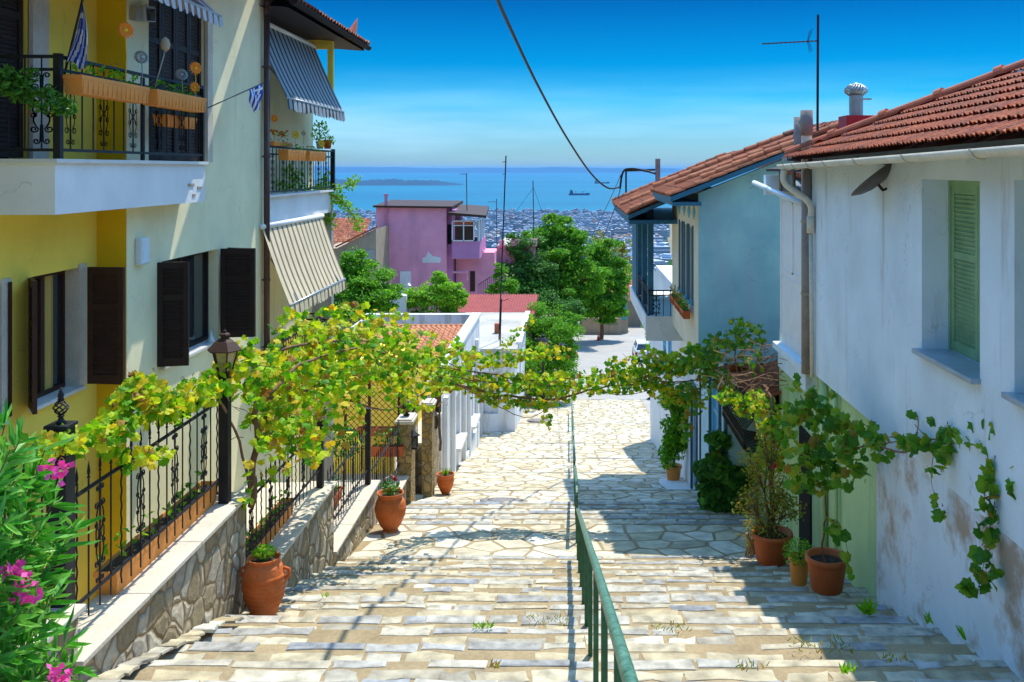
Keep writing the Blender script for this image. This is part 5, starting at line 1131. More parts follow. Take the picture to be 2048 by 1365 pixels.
# ================================================================ HANDRAIL
def handrail(label,pts,step,first=True):
    """pts: (x,y,height) rail line; posts reach the ground"""
    ps=[Vector((x,y,G(y)+h)) for x,y,h in pts]; T=thing('handrail',(ps[0].x,ps[0].y,G(ps[0].y)),label,'handrail','green handrail sections down the middle of the street')
    b=MB(); b.tube(ps,.034,12); b.build('top_rail',m_rail,T,True)
    L=[0]; 
    for a,c in zip(ps,ps[1:]): L.append(L[-1]+(c-a).length)
    n=max(1,round(L[-1]/step)); first_=None
    for i in range(n+1):
        s=min(L[-1]-.05,max(.05,L[-1]*i/n)); k=max(j for j in range(len(L)) if L[j]<=s); k=min(k,len(ps)-2)
        p=ps[k].lerp(ps[k+1],(s-L[k])/(L[k+1]-L[k])); gz=G(p.y)-.25
        b=MB(); b.box(p.x-.022,p.x+.022,p.y-.022,p.y+.022,gz,p.z-.01); b.build('post',m_railp,T,bevel=.004)
    b=MB(); q=[p-Vector((0,0,.45)) for p in ps]; b.tube(q,.012,6) if 0 else None
    return T
handrail('nearest green handrail section with peeling paint running down the steps',[(.27,1.6,1.02),(.245,4,1.03),(.21,8,1.0),(.14,17.0,.86)],1.62)
handrail('green handrail section across the shaded landing beyond the first flight',[(.13,18.2,.95),(.13,20,.95),(.13,24.5,.95)],1.6)
handrail('middle green handrail section on the paved ramp',[(.13,26.5,.95),(.13,33.5,.95)],1.75)
handrail('far green handrail section on the paved ramp',[(.13,35,.95),(.13,42.5,.95)],1.9)
handrail('farthest green handrail section near the road',[(.10,45,.95),(.10,52,.95)],2)
# ================================================================ JARS AND POTS
def jar(label,p,prof,s,mat=m_terra,ribs=0,handles=True,plant=None,rimr=None,cat='clay jar',grp=None,n=40,lean=0):
    p=Vector(p); T=thing('clay_jar' if 'jar' in label else 'flower_pot',p,label,cat,grp); b=MB(); pr=[]
    for i in range(len(prof)-1):
        (r0,z0),(r1,z1)=prof[i],prof[i+1]
        for k in range(5): pr.append((r0+(r1-r0)*k/5,z0+(z1-z0)*k/5))
    pr.append(prof[-1])
    if ribs: pr=[(r+(.022*max(0,math.sin(z*ribs)) if .12<z/prof[-1][1]<.72 else 0),z) for r,z in [(r,z) for r,z in sum([[a,((a[0]+c[0])/2,(a[1]+c[1])/2)] for a,c in zip(pr,pr[1:])],[])]+[pr[-1]]]
    rt,zt=pr[-1]; pr+= [(rt-.015,zt+.004),(rt-.03,zt-.01),(rt-.045,zt-.05),(rt-.05,zt-.10)]
    b.lathe((p.x,p.y,p.z),[(r*s,z*s) for r,z in pr],n); body=b.build('body',mat,T,True)
    b=MB(); b.cyl((p.x,p.y,p.z+(zt-.1)*s),(rt-.05)*s,.01,20); b.build('soil',m_soil,T)
    if handles:
        for a in handles if isinstance(handles,(list,tuple)) else (-.6,2.5):
            d=Vector((math.cos(a),math.sin(a),0)); b=MB(); hz_=prof[-1][1]*s; rr_=max(r for r,z in pr)*s
            b.tube([p+d*rr_*.93+Vector((0,0,hz_*.58)),p+d*rr_*1.13+Vector((0,0,hz_*.66)),p+d*rr_*1.12+Vector((0,0,hz_*.76)),p+d*rr_*.86+Vector((0,0,hz_*.80))],.022*s/.66 if s>.5 else .02,8); b.build('handle',mat,T,True)
    if plant:
        mt,rad,cnt,sz,up_,knd=plant; b=MB(); c=p+Vector((0,0,zt*s+up_))
        cloud(b,c,rad,cnt,sz,knd,R,.1); b.build('foliage',mt,T)
        b=MB()
        for k in range(5): d=Vector((R.uniform(-1,1)*rad[0]*.7,R.uniform(-1,1)*rad[1]*.7,0)); b.tube([p+Vector((0,0,(zt-.1)*s)),c+d],.006,4)
        b.build('stem',m_leafm,T)
    return T
P1=[(.0,0),(.44,0),(.47,.06),(.62,.28),(.70,.52),(.69,.70),(.60,.86),(.50,.93),(.53,.96),(.55,1.0)]
P1=[(r*.53,z) for r,z in P1]
jar('big ribbed terracotta jar with handles at the near wall end',(-3.72,11.55,G(11.6)-.02),P1,.68,m_terra,75,(.1,3.0),(m_leafb,(.15,.15,.07),90,.075,.06,simple_leaf))
P2=[(0,0),(.20,0),(.20,.06),(.17,.10),(.26,.22),(.36,.45),(.385,.62),(.34,.80),(.27,.88),(.30,.92),(.33,1.0)]
jar('rounded terracotta jar with red flowers where the second wall ends',(-3.62,19.15,G(19.1)-.02),P2,.82,m_terra,0,False,(m_leafd,(.2,.2,.14),110,.09,.1,simple_leaf))
T=bpy.data.objects[[o.name for o in COL.objects if o.name.startswith('clay_jar')][-1]]; b=MB(); c=Vector((-3.5,19.0,G(19.1)+1.13))
for k in range(10): add_leaf(b,c+Vector((R.uniform(-.04,.04),0,R.uniform(-.04,.04))),.07,quad_leaf,R,.2,.8)
b.build('flower',m_red,T)
P3=[(0,0),(.19,0),(.20,.05),(.15,.12),(.20,.22),(.33,.5),(.37,.72),(.345,.86),(.38,.92),(.38,1.0)]
jar('small waisted terracotta pot with a spiky plant by the far gate pillar',(-3.42,26.1,G(26.1)-.02),P3,.64,m_terra,0,False,None)
T=thing('spiky_plant',(-3.42,26.1,G(26.1)+.55),'short spiky green succulent in the small waisted pot','plant'); b=MB()
for k in range(26):
    a=R.uniform(0,2*pi); l=R.uniform(.16,.3); d=Vector((math.cos(a)*R.uniform(.3,.9),math.sin(a)*.6,1)).normalized(); p=Vector((-3.42,26.1,G(26.1)+.56)); s_=d.cross(Vector((0,1,0))).normalized()*.02; b.add([p-s_,p+s_,p+d*l],[(0,1,2)])
b.build('leaf_spike',m_leafm,T)
# right-hand planters
PP_=[(0,0),(.70,0),(.74,.05),(.92,.80),(.93,.82),(1.0,.83),(1.02,.9),(1.0,1.0),(.93,1.0)]
def planter(label,p,rad,h,mat,tilt=0):
    p=Vector(p); T=thing('flower_pot',p,label,'flower pot'); b=MB(); pr=[(r*rad,z*h) for r,z in PP_]+[(.86*rad,.97*h),(.82*rad,.82*h)]
    q=[]
    for a,c in zip(pr,pr[1:]): q+=[a]
    q.append(pr[-1]); b.lathe(p,q,36); o=b.build('body',mat,T,True); o.data.polygons.foreach_set('use_smooth',[True]*len(o.data.polygons))
    b=MB(); b.cyl((p.x,p.y,p.z+h*.80),.84*rad,.01,24)
    for k in range(30): b.cbox((p.x+R.uniform(-.6,.6)*rad,p.y+R.uniform(-.6,.6)*rad,p.z+h*.82),.04,.03,.02,R.random()*3)
    b.build('soil',m_soil,T); return T
gA=G(16.0); gB=G(12.9)
TA=planter('wide brown planter holding the yellow-green rose bush',(3.42,16.1,gA+.02),.35,.50,m_plast)
TB=planter('wide brown planter with a bare-stemmed vine against the green wall',(3.50,12.95,gB+.02),.285,.47,m_plast)
TC=planter('small bright orange pot tucked behind the front planter',(3.28,13.6,G(13.6)+.03),.15,.40,m_plano)
T=thing('potted_plant',(3.28,13.6,G(13.6)+.4),'feathery green plant overflowing the small orange pot','plant'); b=MB(); cloud(b,(3.25,13.5,G(13.6)+.52),(.24,.2,.2),420,.04,quad_leaf,R,.1); b.build('foliage',m_leafm,T); b=MB(); b.tube([(3.28,13.6,G(13.6)+.35),(3.28,13.6,G(13.6)+.6)],.008,4); b.build('stem',m_bark,T)
TD=planter('round tan clay pot with a tall dark shrub beside the blue door',(3.22,29.6,G(29.6)+.04),.26,.46,m_plano)
TE=planter('small red clay pot half hidden under the dark fig shrub',(W(1418,0,22.3).x,22.3,G(22.3)),.2,.3,m_plast)
# shrubs
def shrub(label,base,blobs,n,sz,mat,kind=simple_leaf,stems=4,cat='shrub',top=None,sh=.15,name='shrub'):
    base=Vector(base); T=thing(name,base,label,cat); b=MB(); s=MB(); tot=sum(r[0]*r[2] for _,r in blobs)
    for c,r in blobs:
        c=Vector(c); m=int(n*r[0]*r[2]/tot); k=max(9,int(max(r)/.04))
        for i in range(k):
            d=Vector((R.uniform(-.75,.75)*r[0],R.uniform(-.75,.75)*r[1],R.uniform(-.8,.8)*r[2])); cloud(b,c+d,(r[0]*.62,r[1]*.62,r[2]*.55),m//k,sz,kind,R,0,.4,.5)
            s.tube(spline([base+Vector((R.uniform(-.05,.05),R.uniform(-.05,.05),0)),base.lerp(c,.6),c+d],4),.009,4)
    b.build('foliage',mat,T); s.build('stem',m_bark,T); return T
wx=lambda px,py,y:W(px,py,y)
shrub('tall dark green bamboo-like shrub in the tan pot beside the blue door',(3.22,29.6,G(29.6)+.4),[(wx(1352,895,29.2),(.42,.3,.5)),(wx(1352,850,29.2),(.46,.3,.55)),(wx(1350,805,29.2),(.40,.3,.5))],3600,.13,m_leafm)
shrub('dark green fig-like shrub growing at the corner of the pale blue wing',wx(1448,1050,21.8),[(wx(1432,900,22),(.25,.25,.35)),(wx(1432,950,22),(.4,.3,.4)),(wx(1440,1000,22),(.5,.35,.45)),(wx(1450,1025,22),(.45,.35,.3)),(wx(1480,960,22),(.3,.3,.3))],2600,.20,m_leafd,grape_leaf)
shrub('airy yellow-green rose bush in the wide brown planter',(3.42,16.1,gA+.42),[(wx(1525,1045,16.1),(.35,.3,.3)),(wx(1540,985,16.1),(.42,.3,.4)),(wx(1520,930,16.1),(.32,.25,.35)),(wx(1570,1020,16),(.3,.25,.25)),(wx(1500,1010,16),(.25,.2,.3)),(wx(1540,890,16.2),(.2,.2,.25))],2500,.055,m_leafy)
b=MB()
for k in range(9): add_leaf(b,wx(1549,932,15.8)+Vector((R.uniform(-.03,.03),0,R.uniform(-.03,.03))),.06,quad_leaf,R,.1,.8)
o=b.build('rose_flower',m_red,None,loc=wx(1549,932,15.8)); tag(o,'single dark red rose bloom against the shadowed gap','flower')
b=MB(); b.box(4.12,4.15,16.3,17.1,-7.4,-4.6); o=b.build('doorway',m_dark,HW); o['label']='dark narrow doorway'
# small weeds
def weed(label,p,n,sz,mat,r=.08):
    T=MB(); p=Vector(p)
    for k in range(n):
        a=R.uniform(0,2*pi); d=Vector((math.cos(a)*R.uniform(.2,1),math.sin(a)*R.uniform(.2,1),R.uniform(.4,1.2))).normalized(); q=p+Vector((R.uniform(-r,r),R.uniform(-r,r)*.5,0)); s_=d.cross(Vector((.3,1,0))).normalized()*sz*.09
        T.add([q-s_,q+s_,q+d*sz*.6+s_*.8,q+d*sz,q+d*sz*.6-s_*.8],[(0,1,2,3,4)])
    o=T.build('weed',mat,None,loc=p); tag(o,label,'weed','weeds between the stones')
def onp(px,py):
    for i in range(20,600):
        y=i*.1+.0
        if 338-1900*G(y)/y<py: return Vector(((px-1140)*y/F,y,G(y)+.03))
for px_,py_,n_,s_,r_,lb in ((1737,1235,16,.2,.04,'spiky weed tuft on the shaded steps below the green wall'),(965,1262,30,.07,.1,'small green weed tuft left of the handrail'),(1095,1252,60,.05,.25,'long mossy weed line beside the handrail foot'),(988,1342,16,.08,.05,'dry brown weed tuft at the bottom of the picture'),(1640,1300,60,.06,.3,'mossy weeds along a joint at lower right'),(1868,1255,16,.14,.08,'small weed at the foot of the worn white wall'),(1695,1358,14,.1,.05,'green weed tuft at the bottom edge, right of the handrail'),(1935,1290,14,.16,.05,'thin grass blades against the white wall base'),(1340,1265,30,.06,.2,'flat moss patch right of the handrail'),(650,1200,12,.06,.05,'tiny weed near the ribbed jar steps'),(1500,1345,20,.06,.15,'brown moss in a joint near the bottom edge'),(1790,1330,20,.06,.12,'mossy tuft on the shaded lower right steps')):
    weed(lb,onp(px_,py_),n_,s_,m_leafy if 'moss' in lb or 'brown' in lb else m_leafm,r_)
# manholes
def manhole(label,px_,py_,r):
    p=onp(px_,py_); T=MB(); sl_=(G(p.y+.5)-G(p.y-.5)); n=40
    rot=Matrix.Rotation(math.atan(sl_),3,'X'); m=MB(); m.lathe((0,0,0),[(r*1.35,-.02),(r*1.35,.012),(r*1.02,.016),(r,.008),(r*.95,.012),(r*.7,.012),(r*.68,.018),(r*.3,.018),(r*.28,.012),(.01,.014)],40)
    for k in range(16): a=2*pi*k/16; m.cbox((math.cos(a)*r*.82,math.sin(a)*r*.82,.016),.06,.02,.012,a)
    T.add([rot@Vector(v)+p for v in m.v],m.f); o=T.build('manhole_cover',m_castiron,None,True,loc=p); tag(o,label,'manhole cover')
manhole('large round manhole cover on the ramp near the small waisted pot',1003,1004,.42); manhole('distant small manhole cover far down the ramp',1078,842,.45)
# curb stones along the left wall foot and whitewashed patch
cb=MB()
for i in range(26):
    y=4.8+i*.27
    if 11.0<y<12.2: continue
    s_=R.uniform(.9,1.25); x_=-4.03+R.uniform(0,.02); w_=R.uniform(.16,.26)
    stone(cb,rough([(x_,y-.13*s_),(x_+w_,y-.12*s_),(x_+w_*R.uniform(.8,1.1),y+.13*s_),(x_,y+.14*s_)],R,.04),lambda yy:G(yy)+.02,.006,R.uniform(.015,.03),R)
o=cb.build('kerb',m_pave,); tag(o,kind='structure')
b=MB(); vs=[]; n=30
for k in range(n):
    a=2*pi*k/n; x=3.15+.42*math.cos(a)*(1+.12*math.sin(3*a)); y=28.3+2.2*math.sin(a)*(1+.1*math.sin(4*a)); vs.append((min(x,3.6),y,G(y)+.035))
b.add(vs,[tuple(range(n))]); o=b.build('pavement',m_white); tag(o,kind='structure')
# cat
def cat_():
    me=bpy.data.meshes.new('cat'); p=Vector((3.03,16.25,gA+.02))
    V=[(.10,0,.10,.055),(.10,0,.17,.062),(.06,0,.26,.050),(.03,0,.33,.032),(.0,0,.385,.040),(-.035,-.01,.38,.018), # 0-5 spine,neck,head,muzzle
       (.02,-.03,.16,.020),(.0,-.035,.08,.015),(-.015,-.035,.015,.016),(-.04,-.035,.010,.013), # 6-9 front leg
       (.02,.03,.16,.020),(.0,.035,.08,.015),(-.015,.035,.015,.016),(-.04,.035,.010,.013), # 10-13
       (.09,-.055,.07,.040),(.03,-.06,.03,.018),(-.01,-.06,.012,.014), # 14-16 haunch
       (.09,.055,.07,.040),(.03,.06,.03,.018),(-.01,.06,.012,.014),
       (.17,0,.05,.020),(.22,.03,.02,.016),(.2,.1,.015,.013),(.12,.13,.015,.010), # tail 20-23
       (.008,-.028,.42,.010),(.012,-.034,.45,.004),(.008,.028,.42,.010),(.012,.034,.45,.004)]
    E=[(0,1),(1,2),(2,3),(3,4),(4,5),(2,6),(6,7),(7,8),(8,9),(2,10),(10,11),(11,12),(12,13),(0,14),(14,15),(15,16),(0,17),(17,18),(18,19),(0,20),(20,21),(21,22),(22,23),(4,24),(24,25),(4,26),(26,27)]
    me.from_pydata([v[:3] for v in V],E,[]); me.update(); o=bpy.data.objects.new('cat',me); COL.objects.link(o); o.location=p; o.rotation_euler=(0,0,.35)
    m=o.modifiers.new('skin','SKIN'); sv=me.skin_vertices[0].data
    for i,v in enumerate(V): sv[i].radius=(v[3],v[3]); sv[i].use_root=(i==0)
    s=o.modifiers.new('sub','SUBSURF'); s.levels=2;s.render_levels=2
    me.materials.append(M('ginger_fur',(.42,.22,.07),.9,.4,25,.6,120,c2=(.62,.42,.2))); tag(o,'ginger cat sitting half hidden behind the rose planter','cat')
    e=MB()
    for sy in (-1,1): e.lathe((-.030,sy*.016-.005,.392),[(.001,-.006),(.006,0),(.001,.006)],8)
    eo=e.build('eyes' if 0 else 'eye',m_black,None,True,raw=True); eo.parent=o; return o
cat_()
# ================================================================ VINES
def vine(label,trunks,pts,mat,kind=grape_leaf,name='grape_vine'):
    """trunks: list of (path[(px,py,y)], radius); pts: leaf clouds (center(px,py,y),(rx,ry,rz),n,size)"""
    T=thing(name,W(*trunks[0][0][0]),label,'vine'); s=MB()
    for path,r in trunks:
        q=spline([W(*p) for p in path],5); n=len(q); jit=[v+Vector((R.uniform(-1,1),R.uniform(-1,1),R.uniform(-1,1)))*r*.7 for v in q]; s.tube(jit,[r*(1-.6*i/n) for i in range(n)],6)
    b=MB()
    for c,rad,n,sz in pts: cloud(b,W(*c),rad,n,sz,kind,R,.0,.55,.45)
    b.build('foliage',mat,T)
    # tendrils
    tn=s
    for c,rad,n,sz in pts:
        for k in range(max(1,n//14)):
            p=W(*c)+Vector((R.uniform(-1,1)*rad[0],R.uniform(-1,1)*rad[1],R.uniform(-1,1)*rad[2])); q=p+Vector((R.uniform(-.3,.3),R.uniform(-.2,.2),R.uniform(-.25,.15)))*max(rad)*1.2; tn.tube([p,(p+q)/2+Vector((0,0,.03)),q],.005,3,False)
    s.build('stem',m_bark,T,True); return T
def along(path,rad,dens,sz,n=5):
    o=[]; q=spline([Vector(p) for p in path],n)
    for p in q: o.append(((p.x,p.y,p.z),rad,dens,sz))
    return o
L1=along([(70,900,7.3),(130,885,7.8),(200,870,8.4),(250,850,8.8)],(.16,.12,.14),11,.115)+along([(240,840,8.9),(270,780,9.1),(300,790,9.5),(330,810,9.8)],(.17,.15,.16),14,.13)+along([(320,830,9.9),(380,790,10.5),(430,770,11.2),(490,700,12)],(.22,.15,.2),18,.125)+along([(220,900,8.6),(260,920,8.9),(330,905,9.6)],(.1,.08,.1),5,.12)
vine('yellow-green grape vine strung along the near black railing',[([(500,985,11.9),(470,860,11.6),(420,790,11),(330,810,10),(220,855,8.7),(120,870,7.8),(60,890,7.2)],.018),([(250,850,8.9),(262,790,9),(275,750,9.1)],.008)],L1,m_vine)
L2=[]
for px_,py_,y_,rx,rz,n_ in ((560,740,13,.5,.35,140),(620,700,14,.6,.35,170),(690,690,15,.6,.4,180),(760,680,16,.6,.35,170),(830,700,17,.6,.35,150),(640,770,13.5,.55,.35,170),(720,760,15,.6,.3,160),(560,830,12.6,.4,.4,130),(600,860,12.6,.4,.35,120),(540,790,12.6,.35,.3,90),(900,710,18.5,.6,.3,110),(870,760,18,.4,.3,70),(850,790,18,.4,.25,45),(800,740,16.5,.5,.3,110),(610,900,12.4,.3,.22,60),(550,880,12.3,.25,.3,50),(680,800,14.5,.45,.3,80),(500,760,12.2,.25,.25,55),(600,640,15,.5,.2,60),(690,630,16,.5,.2,55),(770,640,17,.5,.2,50),(520,960,12.1,.12,.25,18),(800,800,17,.3,.2,30),(700,850,15,.3,.25,30),(760,720,16,.6,.3,100),(650,730,14.4,.6,.3,120)):
    L2.append(((px_,py_,y_),(rx,.8,rz),int(n_*(.6 if 670<px_<790 and py_>745 else .85)),.15))
vine('dense sunlit grape vine pergola covering the garden left of the street',[([(505,1010,12),(510,900,12.1),(520,800,12.3),(600,790,13.5),(700,750,15.2),(800,735,17),(880,755,19)],.045),([(540,790,12.3),(620,720,13.2),(740,700,15),(860,745,18.6)],.025),([(700,800,15),(780,820,17),(860,780,18.5)],.02),([(560,700,13),(700,680,15),(840,700,18),(920,740,19)],.02),([(880,900,19),(880,800,19),(875,760,19)],.03)],L2,m_vine)
L3=along([(880,750,19.4),(960,770,20),(1040,765,20),(1130,765,20),(1240,765,20),(1320,740,20),(1420,700,20)],(.45,.4,.26),30,.135,6)+along([(930,720,20),(990,720,20.3),(1060,710,20.5),(1110,700,20.6)],(.4,.3,.2),18,.125,5)+along([(960,790,20),(1020,805,20),(1080,810,20),(1130,790,20)],(.3,.25,.15),12,.125,5)+along([(1085,815,20),(1097,850,20)],(.12,.1,.12),6,.12,3)+along([(1230,740,20),(1300,720,20),(1360,730,20)],(.5,.35,.25),30,.13,4)+along([(1300,770,20),(1350,790,20),(1390,800,19.8)],(.35,.3,.2),18,.13,4)+along([(1010,690,20.2),(1040,660,20.4),(1060,640,20.5)],(.14,.12,.14),6,.11,3)
vine('grape vine strands crossing high over the street from side to side',[([(860,740,18.8),(900,765,19.3),(1000,790,20),(1100,800,20),(1200,775,20),(1320,765,20),(1430,760,20)],.034),([(870,735,18.8),(960,745,20),(1060,760,20),(1180,755,20),(1300,745,20),(1420,705,20),(1500,690,20)],.022),([(890,750,19),(980,765,20),(1100,770,20),(1230,785,20),(1370,765,20)],.016),([(900,760,19),(1000,815,20),(1060,835,20),(1120,800,20)],.012),([(1100,760,20),(1240,790,20),(1330,770,20)],.012)],L3,m_vine)
L4=[]
for px_,py_,y_,rx,rz,n_ in ((1400,720,19.6,.4,.3,90),(1450,690,19.4,.4,.3,80),(1500,670,19.3,.35,.28,60),(1430,760,19.5,.4,.3,80),(1380,800,19.6,.3,.4,70),(1500,720,18.8,.3,.3,35),(1480,650,19.3,.2,.15,25),(1370,860,19.8,.12,.3,25)): L4.append(((px_,py_,y_),(rx,.5,rz),n_,.14))
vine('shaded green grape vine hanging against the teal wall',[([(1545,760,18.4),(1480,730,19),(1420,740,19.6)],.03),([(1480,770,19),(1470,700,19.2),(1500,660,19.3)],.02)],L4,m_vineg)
L5=along([(1520,800,17.6),(1540,840,17.2),(1545,880,17),(1540,930,17)],(.3,.25,.22),28,.12,4)+along([(1490,815,18),(1450,790,18.4)],(.25,.2,.2),22,.12,3)
vine('bright vine spilling over the small tiled lean-to roof and down its post',[([(1545,1080,16.9),(1545,950,17),(1545,830,17.2),(1530,770,17.8)],.06)],L5,m_vine)
# tangled dry twigs
T=thing('dry_twigs',W(1510,740,18.2),'tangle of dry brown vine twigs on the lean-to roof','twigs'); b=MB()
for k in range(70):
    p=W(R.uniform(1440,1562),R.uniform(725,775),R.uniform(17.6,19.4)); d=Vector((R.gauss(.1,.35),R.gauss(0,.3),R.gauss(.0,.16))); b.tube(spline([p,p+d*.5+Vector((0,0,R.uniform(-.05,.12))),p+d],3),R.uniform(.004,.010),4)
for k in range(14):
    p=W(R.uniform(1460,1550),R.uniform(700,735),18.6); b.tube(spline([p,p+Vector((R.uniform(-.2,.3),0,R.uniform(.05,.2))),p+Vector((R.uniform(-.4,.5),.1,R.uniform(-.2,.3)))],3),.008,4)
b.build('twig',m_twig,T)
L6=[]
for px_,py_,y_,rx,rz,n_ in ((1600,830,13,.26,.2,34),(1640,800,13,.22,.15,24),(1655,850,12.8,.3,.25,46),(1610,900,12.8,.28,.22,38),(1690,850,12.4,.22,.18,28),(1650,920,12.7,.28,.22,40),(1700,900,12.2,.25,.2,34),(1745,870,11.8,.2,.14,20),(1640,970,12.7,.22,.2,26),(1690,960,12.3,.16,.14,14),(1760,905,11.6,.15,.14,14),(1590,960,13,.16,.18,16),(1670,1060,12.6,.12,.16,12),(1695,1130,12.3,.05,.12,5),(1575,880,13.2,.15,.2,16),(1720,940,12,.15,.1,10),(1600,770,13.3,.14,.14,8)): L6.append(((px_,py_,y_),(rx*1.05,.25,rz),int(n_*.85),.17))
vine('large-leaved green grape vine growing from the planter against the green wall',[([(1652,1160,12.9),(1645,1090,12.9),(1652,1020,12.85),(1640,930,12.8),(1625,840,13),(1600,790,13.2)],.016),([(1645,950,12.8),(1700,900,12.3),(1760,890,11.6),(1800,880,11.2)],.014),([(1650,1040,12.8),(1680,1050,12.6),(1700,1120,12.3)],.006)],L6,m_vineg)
L7=along([(1810,880,10.9),(1850,890,10.5),(1900,870,10),(1950,880,9.5),(2010,890,9),(2060,900,8.7)],(.13,.1,.10),5,.17,4)+along([(1895,900,9.9),(1870,930,10)],(.1,.08,.08),5,.17,2)+along([(1985,930,9),(1990,990,8.9)],(.11,.08,.09),4,.17,3)+along([(1985,1000,8.9),(1975,1060,8.85),(1968,1110,8.8)],(.11,.05,.07),2,.18,4)+along([(1975,1140,8.8),(1950,1180,8.8)],(.12,.06,.08),6,.17,2)+along([(2030,930,8.6),(2040,1000,8.6)],(.1,.06,.1),4,.17,2)+along([(1870,1000,10),(1882,1030,10)],(.05,.04,.06),2,.14,2)+along([(1825,835,10.9),(1900,850,10)],(.05,.04,.05),2,.13,2)+along([(1960,855,9.4),(2000,860,9)],(.1,.07,.08),5,.16,2)
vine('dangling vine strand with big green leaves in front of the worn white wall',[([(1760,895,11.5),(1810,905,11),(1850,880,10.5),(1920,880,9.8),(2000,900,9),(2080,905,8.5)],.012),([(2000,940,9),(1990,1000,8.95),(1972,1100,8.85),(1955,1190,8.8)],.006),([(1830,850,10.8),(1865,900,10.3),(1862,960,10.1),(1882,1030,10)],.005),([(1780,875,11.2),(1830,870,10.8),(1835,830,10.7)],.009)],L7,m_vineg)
# oleander
T=thing('oleander',(-3.6,5.2,-3.9),'oleander bush with pink flowers at the lower left corner','shrub'); b=MB(); s=MB(); fl_=MB()
def longleaf(sz,rnd):
    w=sz*.078; return [Vector((0,0,0)),Vector((w,sz*.35,.01)),Vector((w*.7,sz*.75,-.01)),Vector((0,sz,-.04*sz)),Vector((-w*.7,sz*.75,-.01)),Vector((-w,sz*.35,.01)),Vector((0,sz*.5,-.012))],[(0,1,6),(1,2,6),(2,3,6),(3,4,6),(4,5,6),(5,0,6)]
tips=[(10,850,5.4),(40,880,5.3),(90,900,5.4),(30,960,5.2),(110,1000,5.5),(60,1020,5.2),(10,1040,5),(120,1060,5.5),(50,1100,5.2),(150,1050,5.6),(10,1140,5),(60,1180,5.2),(100,1120,5.4),(30,1230,5),(80,1250,5.1),(20,1300,5),(90,1330,5.1),(130,1290,5.2),(-10,930,5.2),(-20,1080,5),(0,1200,5),(150,1330,5.2),(50,1350,5),(70,950,5.4),(-20,860,5.3),(20,900,5.1),(80,1060,5.3),(-10,1280,4.9),(40,1160,5.1),(110,1190,5.3),(20,1000,5.3),(0,1100,5.2),(60,1290,5.2),(5,1360,5.1),(100,1240,5.4)]
for tp in tips:
    p=W(*tp); root=Vector((-3.9,5.0,-4.4))+Vector((R.uniform(-.2,.2),R.uniform(-.2,.2),0)); q=spline([root,root.lerp(p,.5)+Vector((-.05,0,.05)),p],5); s.tube(q,[.008-.0005*i for i in range(len(q))],4)
    axd=(q[-1]-q[-3]).normalized()
    for k in range(30):
        c=p-axd*R.uniform(0,.42)+Vector((0,0,0)); a=R.uniform(0,2*pi); u,v=perp(axd); d=(u*math.cos(a)+v*math.sin(a)+axd*R.uniform(.2,1.3)+Vector((.25,-.1,.0))).normalized()
        nrm_=Vector((R.gauss(0,.3),-.6,.8)); nrm_=(nrm_-d*nrm_.dot(d)).normalized(); mt_=Matrix((d.cross(nrm_),d,nrm_)).transposed(); vs,fs=longleaf(R.uniform(.12,.22),R); b.add([mt_@v_+c for v_ in vs],fs)
b.build('foliage',m_oleander,T); s.build('stem',m_bark,T)
for k,(px_,py_,n_) in enumerate(((115,942,26),(35,1150,24),(48,1185,30),(125,1355,26),(18,1140,12))):
    f=MB(); c=W(px_,py_,5.0)
    for i in range(n_): add_leaf(f,c+Vector((R.gauss(0,.034),R.gauss(0,.02),R.gauss(0,.032))),.042,lambda sz,rnd:quad_leaf(sz,rnd,.95),R,.3,.9)
    f.build('flower',m_pinkfl,T)
# grape clusters dried
b=MB()
for k in range(26): 
    c=W(888,775,19)+Vector((R.gauss(0,.05),R.gauss(0,.05),-abs(R.gauss(0,.14)))); b.lathe(c,[(.001,-.012),(.012,0),(.001,.012)],5)
o=b.build('grape_cluster',m_twig,None,loc=W(888,775,19)); tag(o,'small dried brown grape cluster hanging from the vine crossing','grapes')
# ================================================================ TREES
def tp(px_,py_,y,r): v=W(px_,py_,y); return (v.x,v.y,v.z,r)
def wood(px_,y): return (px(px_,y),y,G(y)-.5)
tree('tree','tallest bushy green tree in the centre of the view beyond the road',wood(1110,84),[tp(1120,462,84,1.5),(tp(1085,485,84,1.6)),tp(1150,495,84,1.7),tp(1115,530,83,2.2),tp(1160,560,83,2.0),tp(1105,590,82,2.0),tp(1065,475,84,.8),tp(1140,620,82,1.6)],20000,.26,m_leafm,.3)
tree('tree','round dark green tree right of the tallest tree',wood(1200,88),[tp(1200,510,88,1.5),tp(1228,545,88,1.6),tp(1190,560,87,2.0),tp(1225,590,87,1.5),tp(1170,600,86,1.8),tp(1210,615,87,1.6)],15000,.26,m_leafm,.25)
tree('tree','dark tree left of the tallest tree beside the pink terrace',wood(1035,80),[tp(1030,490,80,1.1),tp(1055,520,80,1.6),tp(1020,560,79,1.5),tp(1055,590,79,1.8),tp(1080,550,80,1.5),tp(1035,600,78,1.3)],12000,.24,m_leafd,.22)
tree('cypress_tree','slim light green tree in front of the pink steps',wood(1005,72),[tp(1003,540,72,.5),tp(1005,565,72,.7),tp(1020,575,72,.7),tp(990,580,72,.5)],2600,.18,m_leafm,.08)
tree('tree','dark green bushy tree behind the striped awning, left of the pink house',(px(715,52),52,-15),[tp(712,518,52,.7),tp(700,555,52,1.2),tp(742,565,52,1.2),tp(715,600,51,1.4),tp(758,600,52,1.0),tp(685,600,51,1.1)],14000,.15,m_leafm,.16)
tree('tree','bright lime green tree in front of the pink house door',(px(865,56),56,-13),[tp(880,560,56,.5),tp(870,592,56,1.0),tp(838,600,56,.85),tp(900,600,56,.85),tp(912,588,56,.6),tp(820,595,56,.55)],9000,.17,m_leafb,.12)
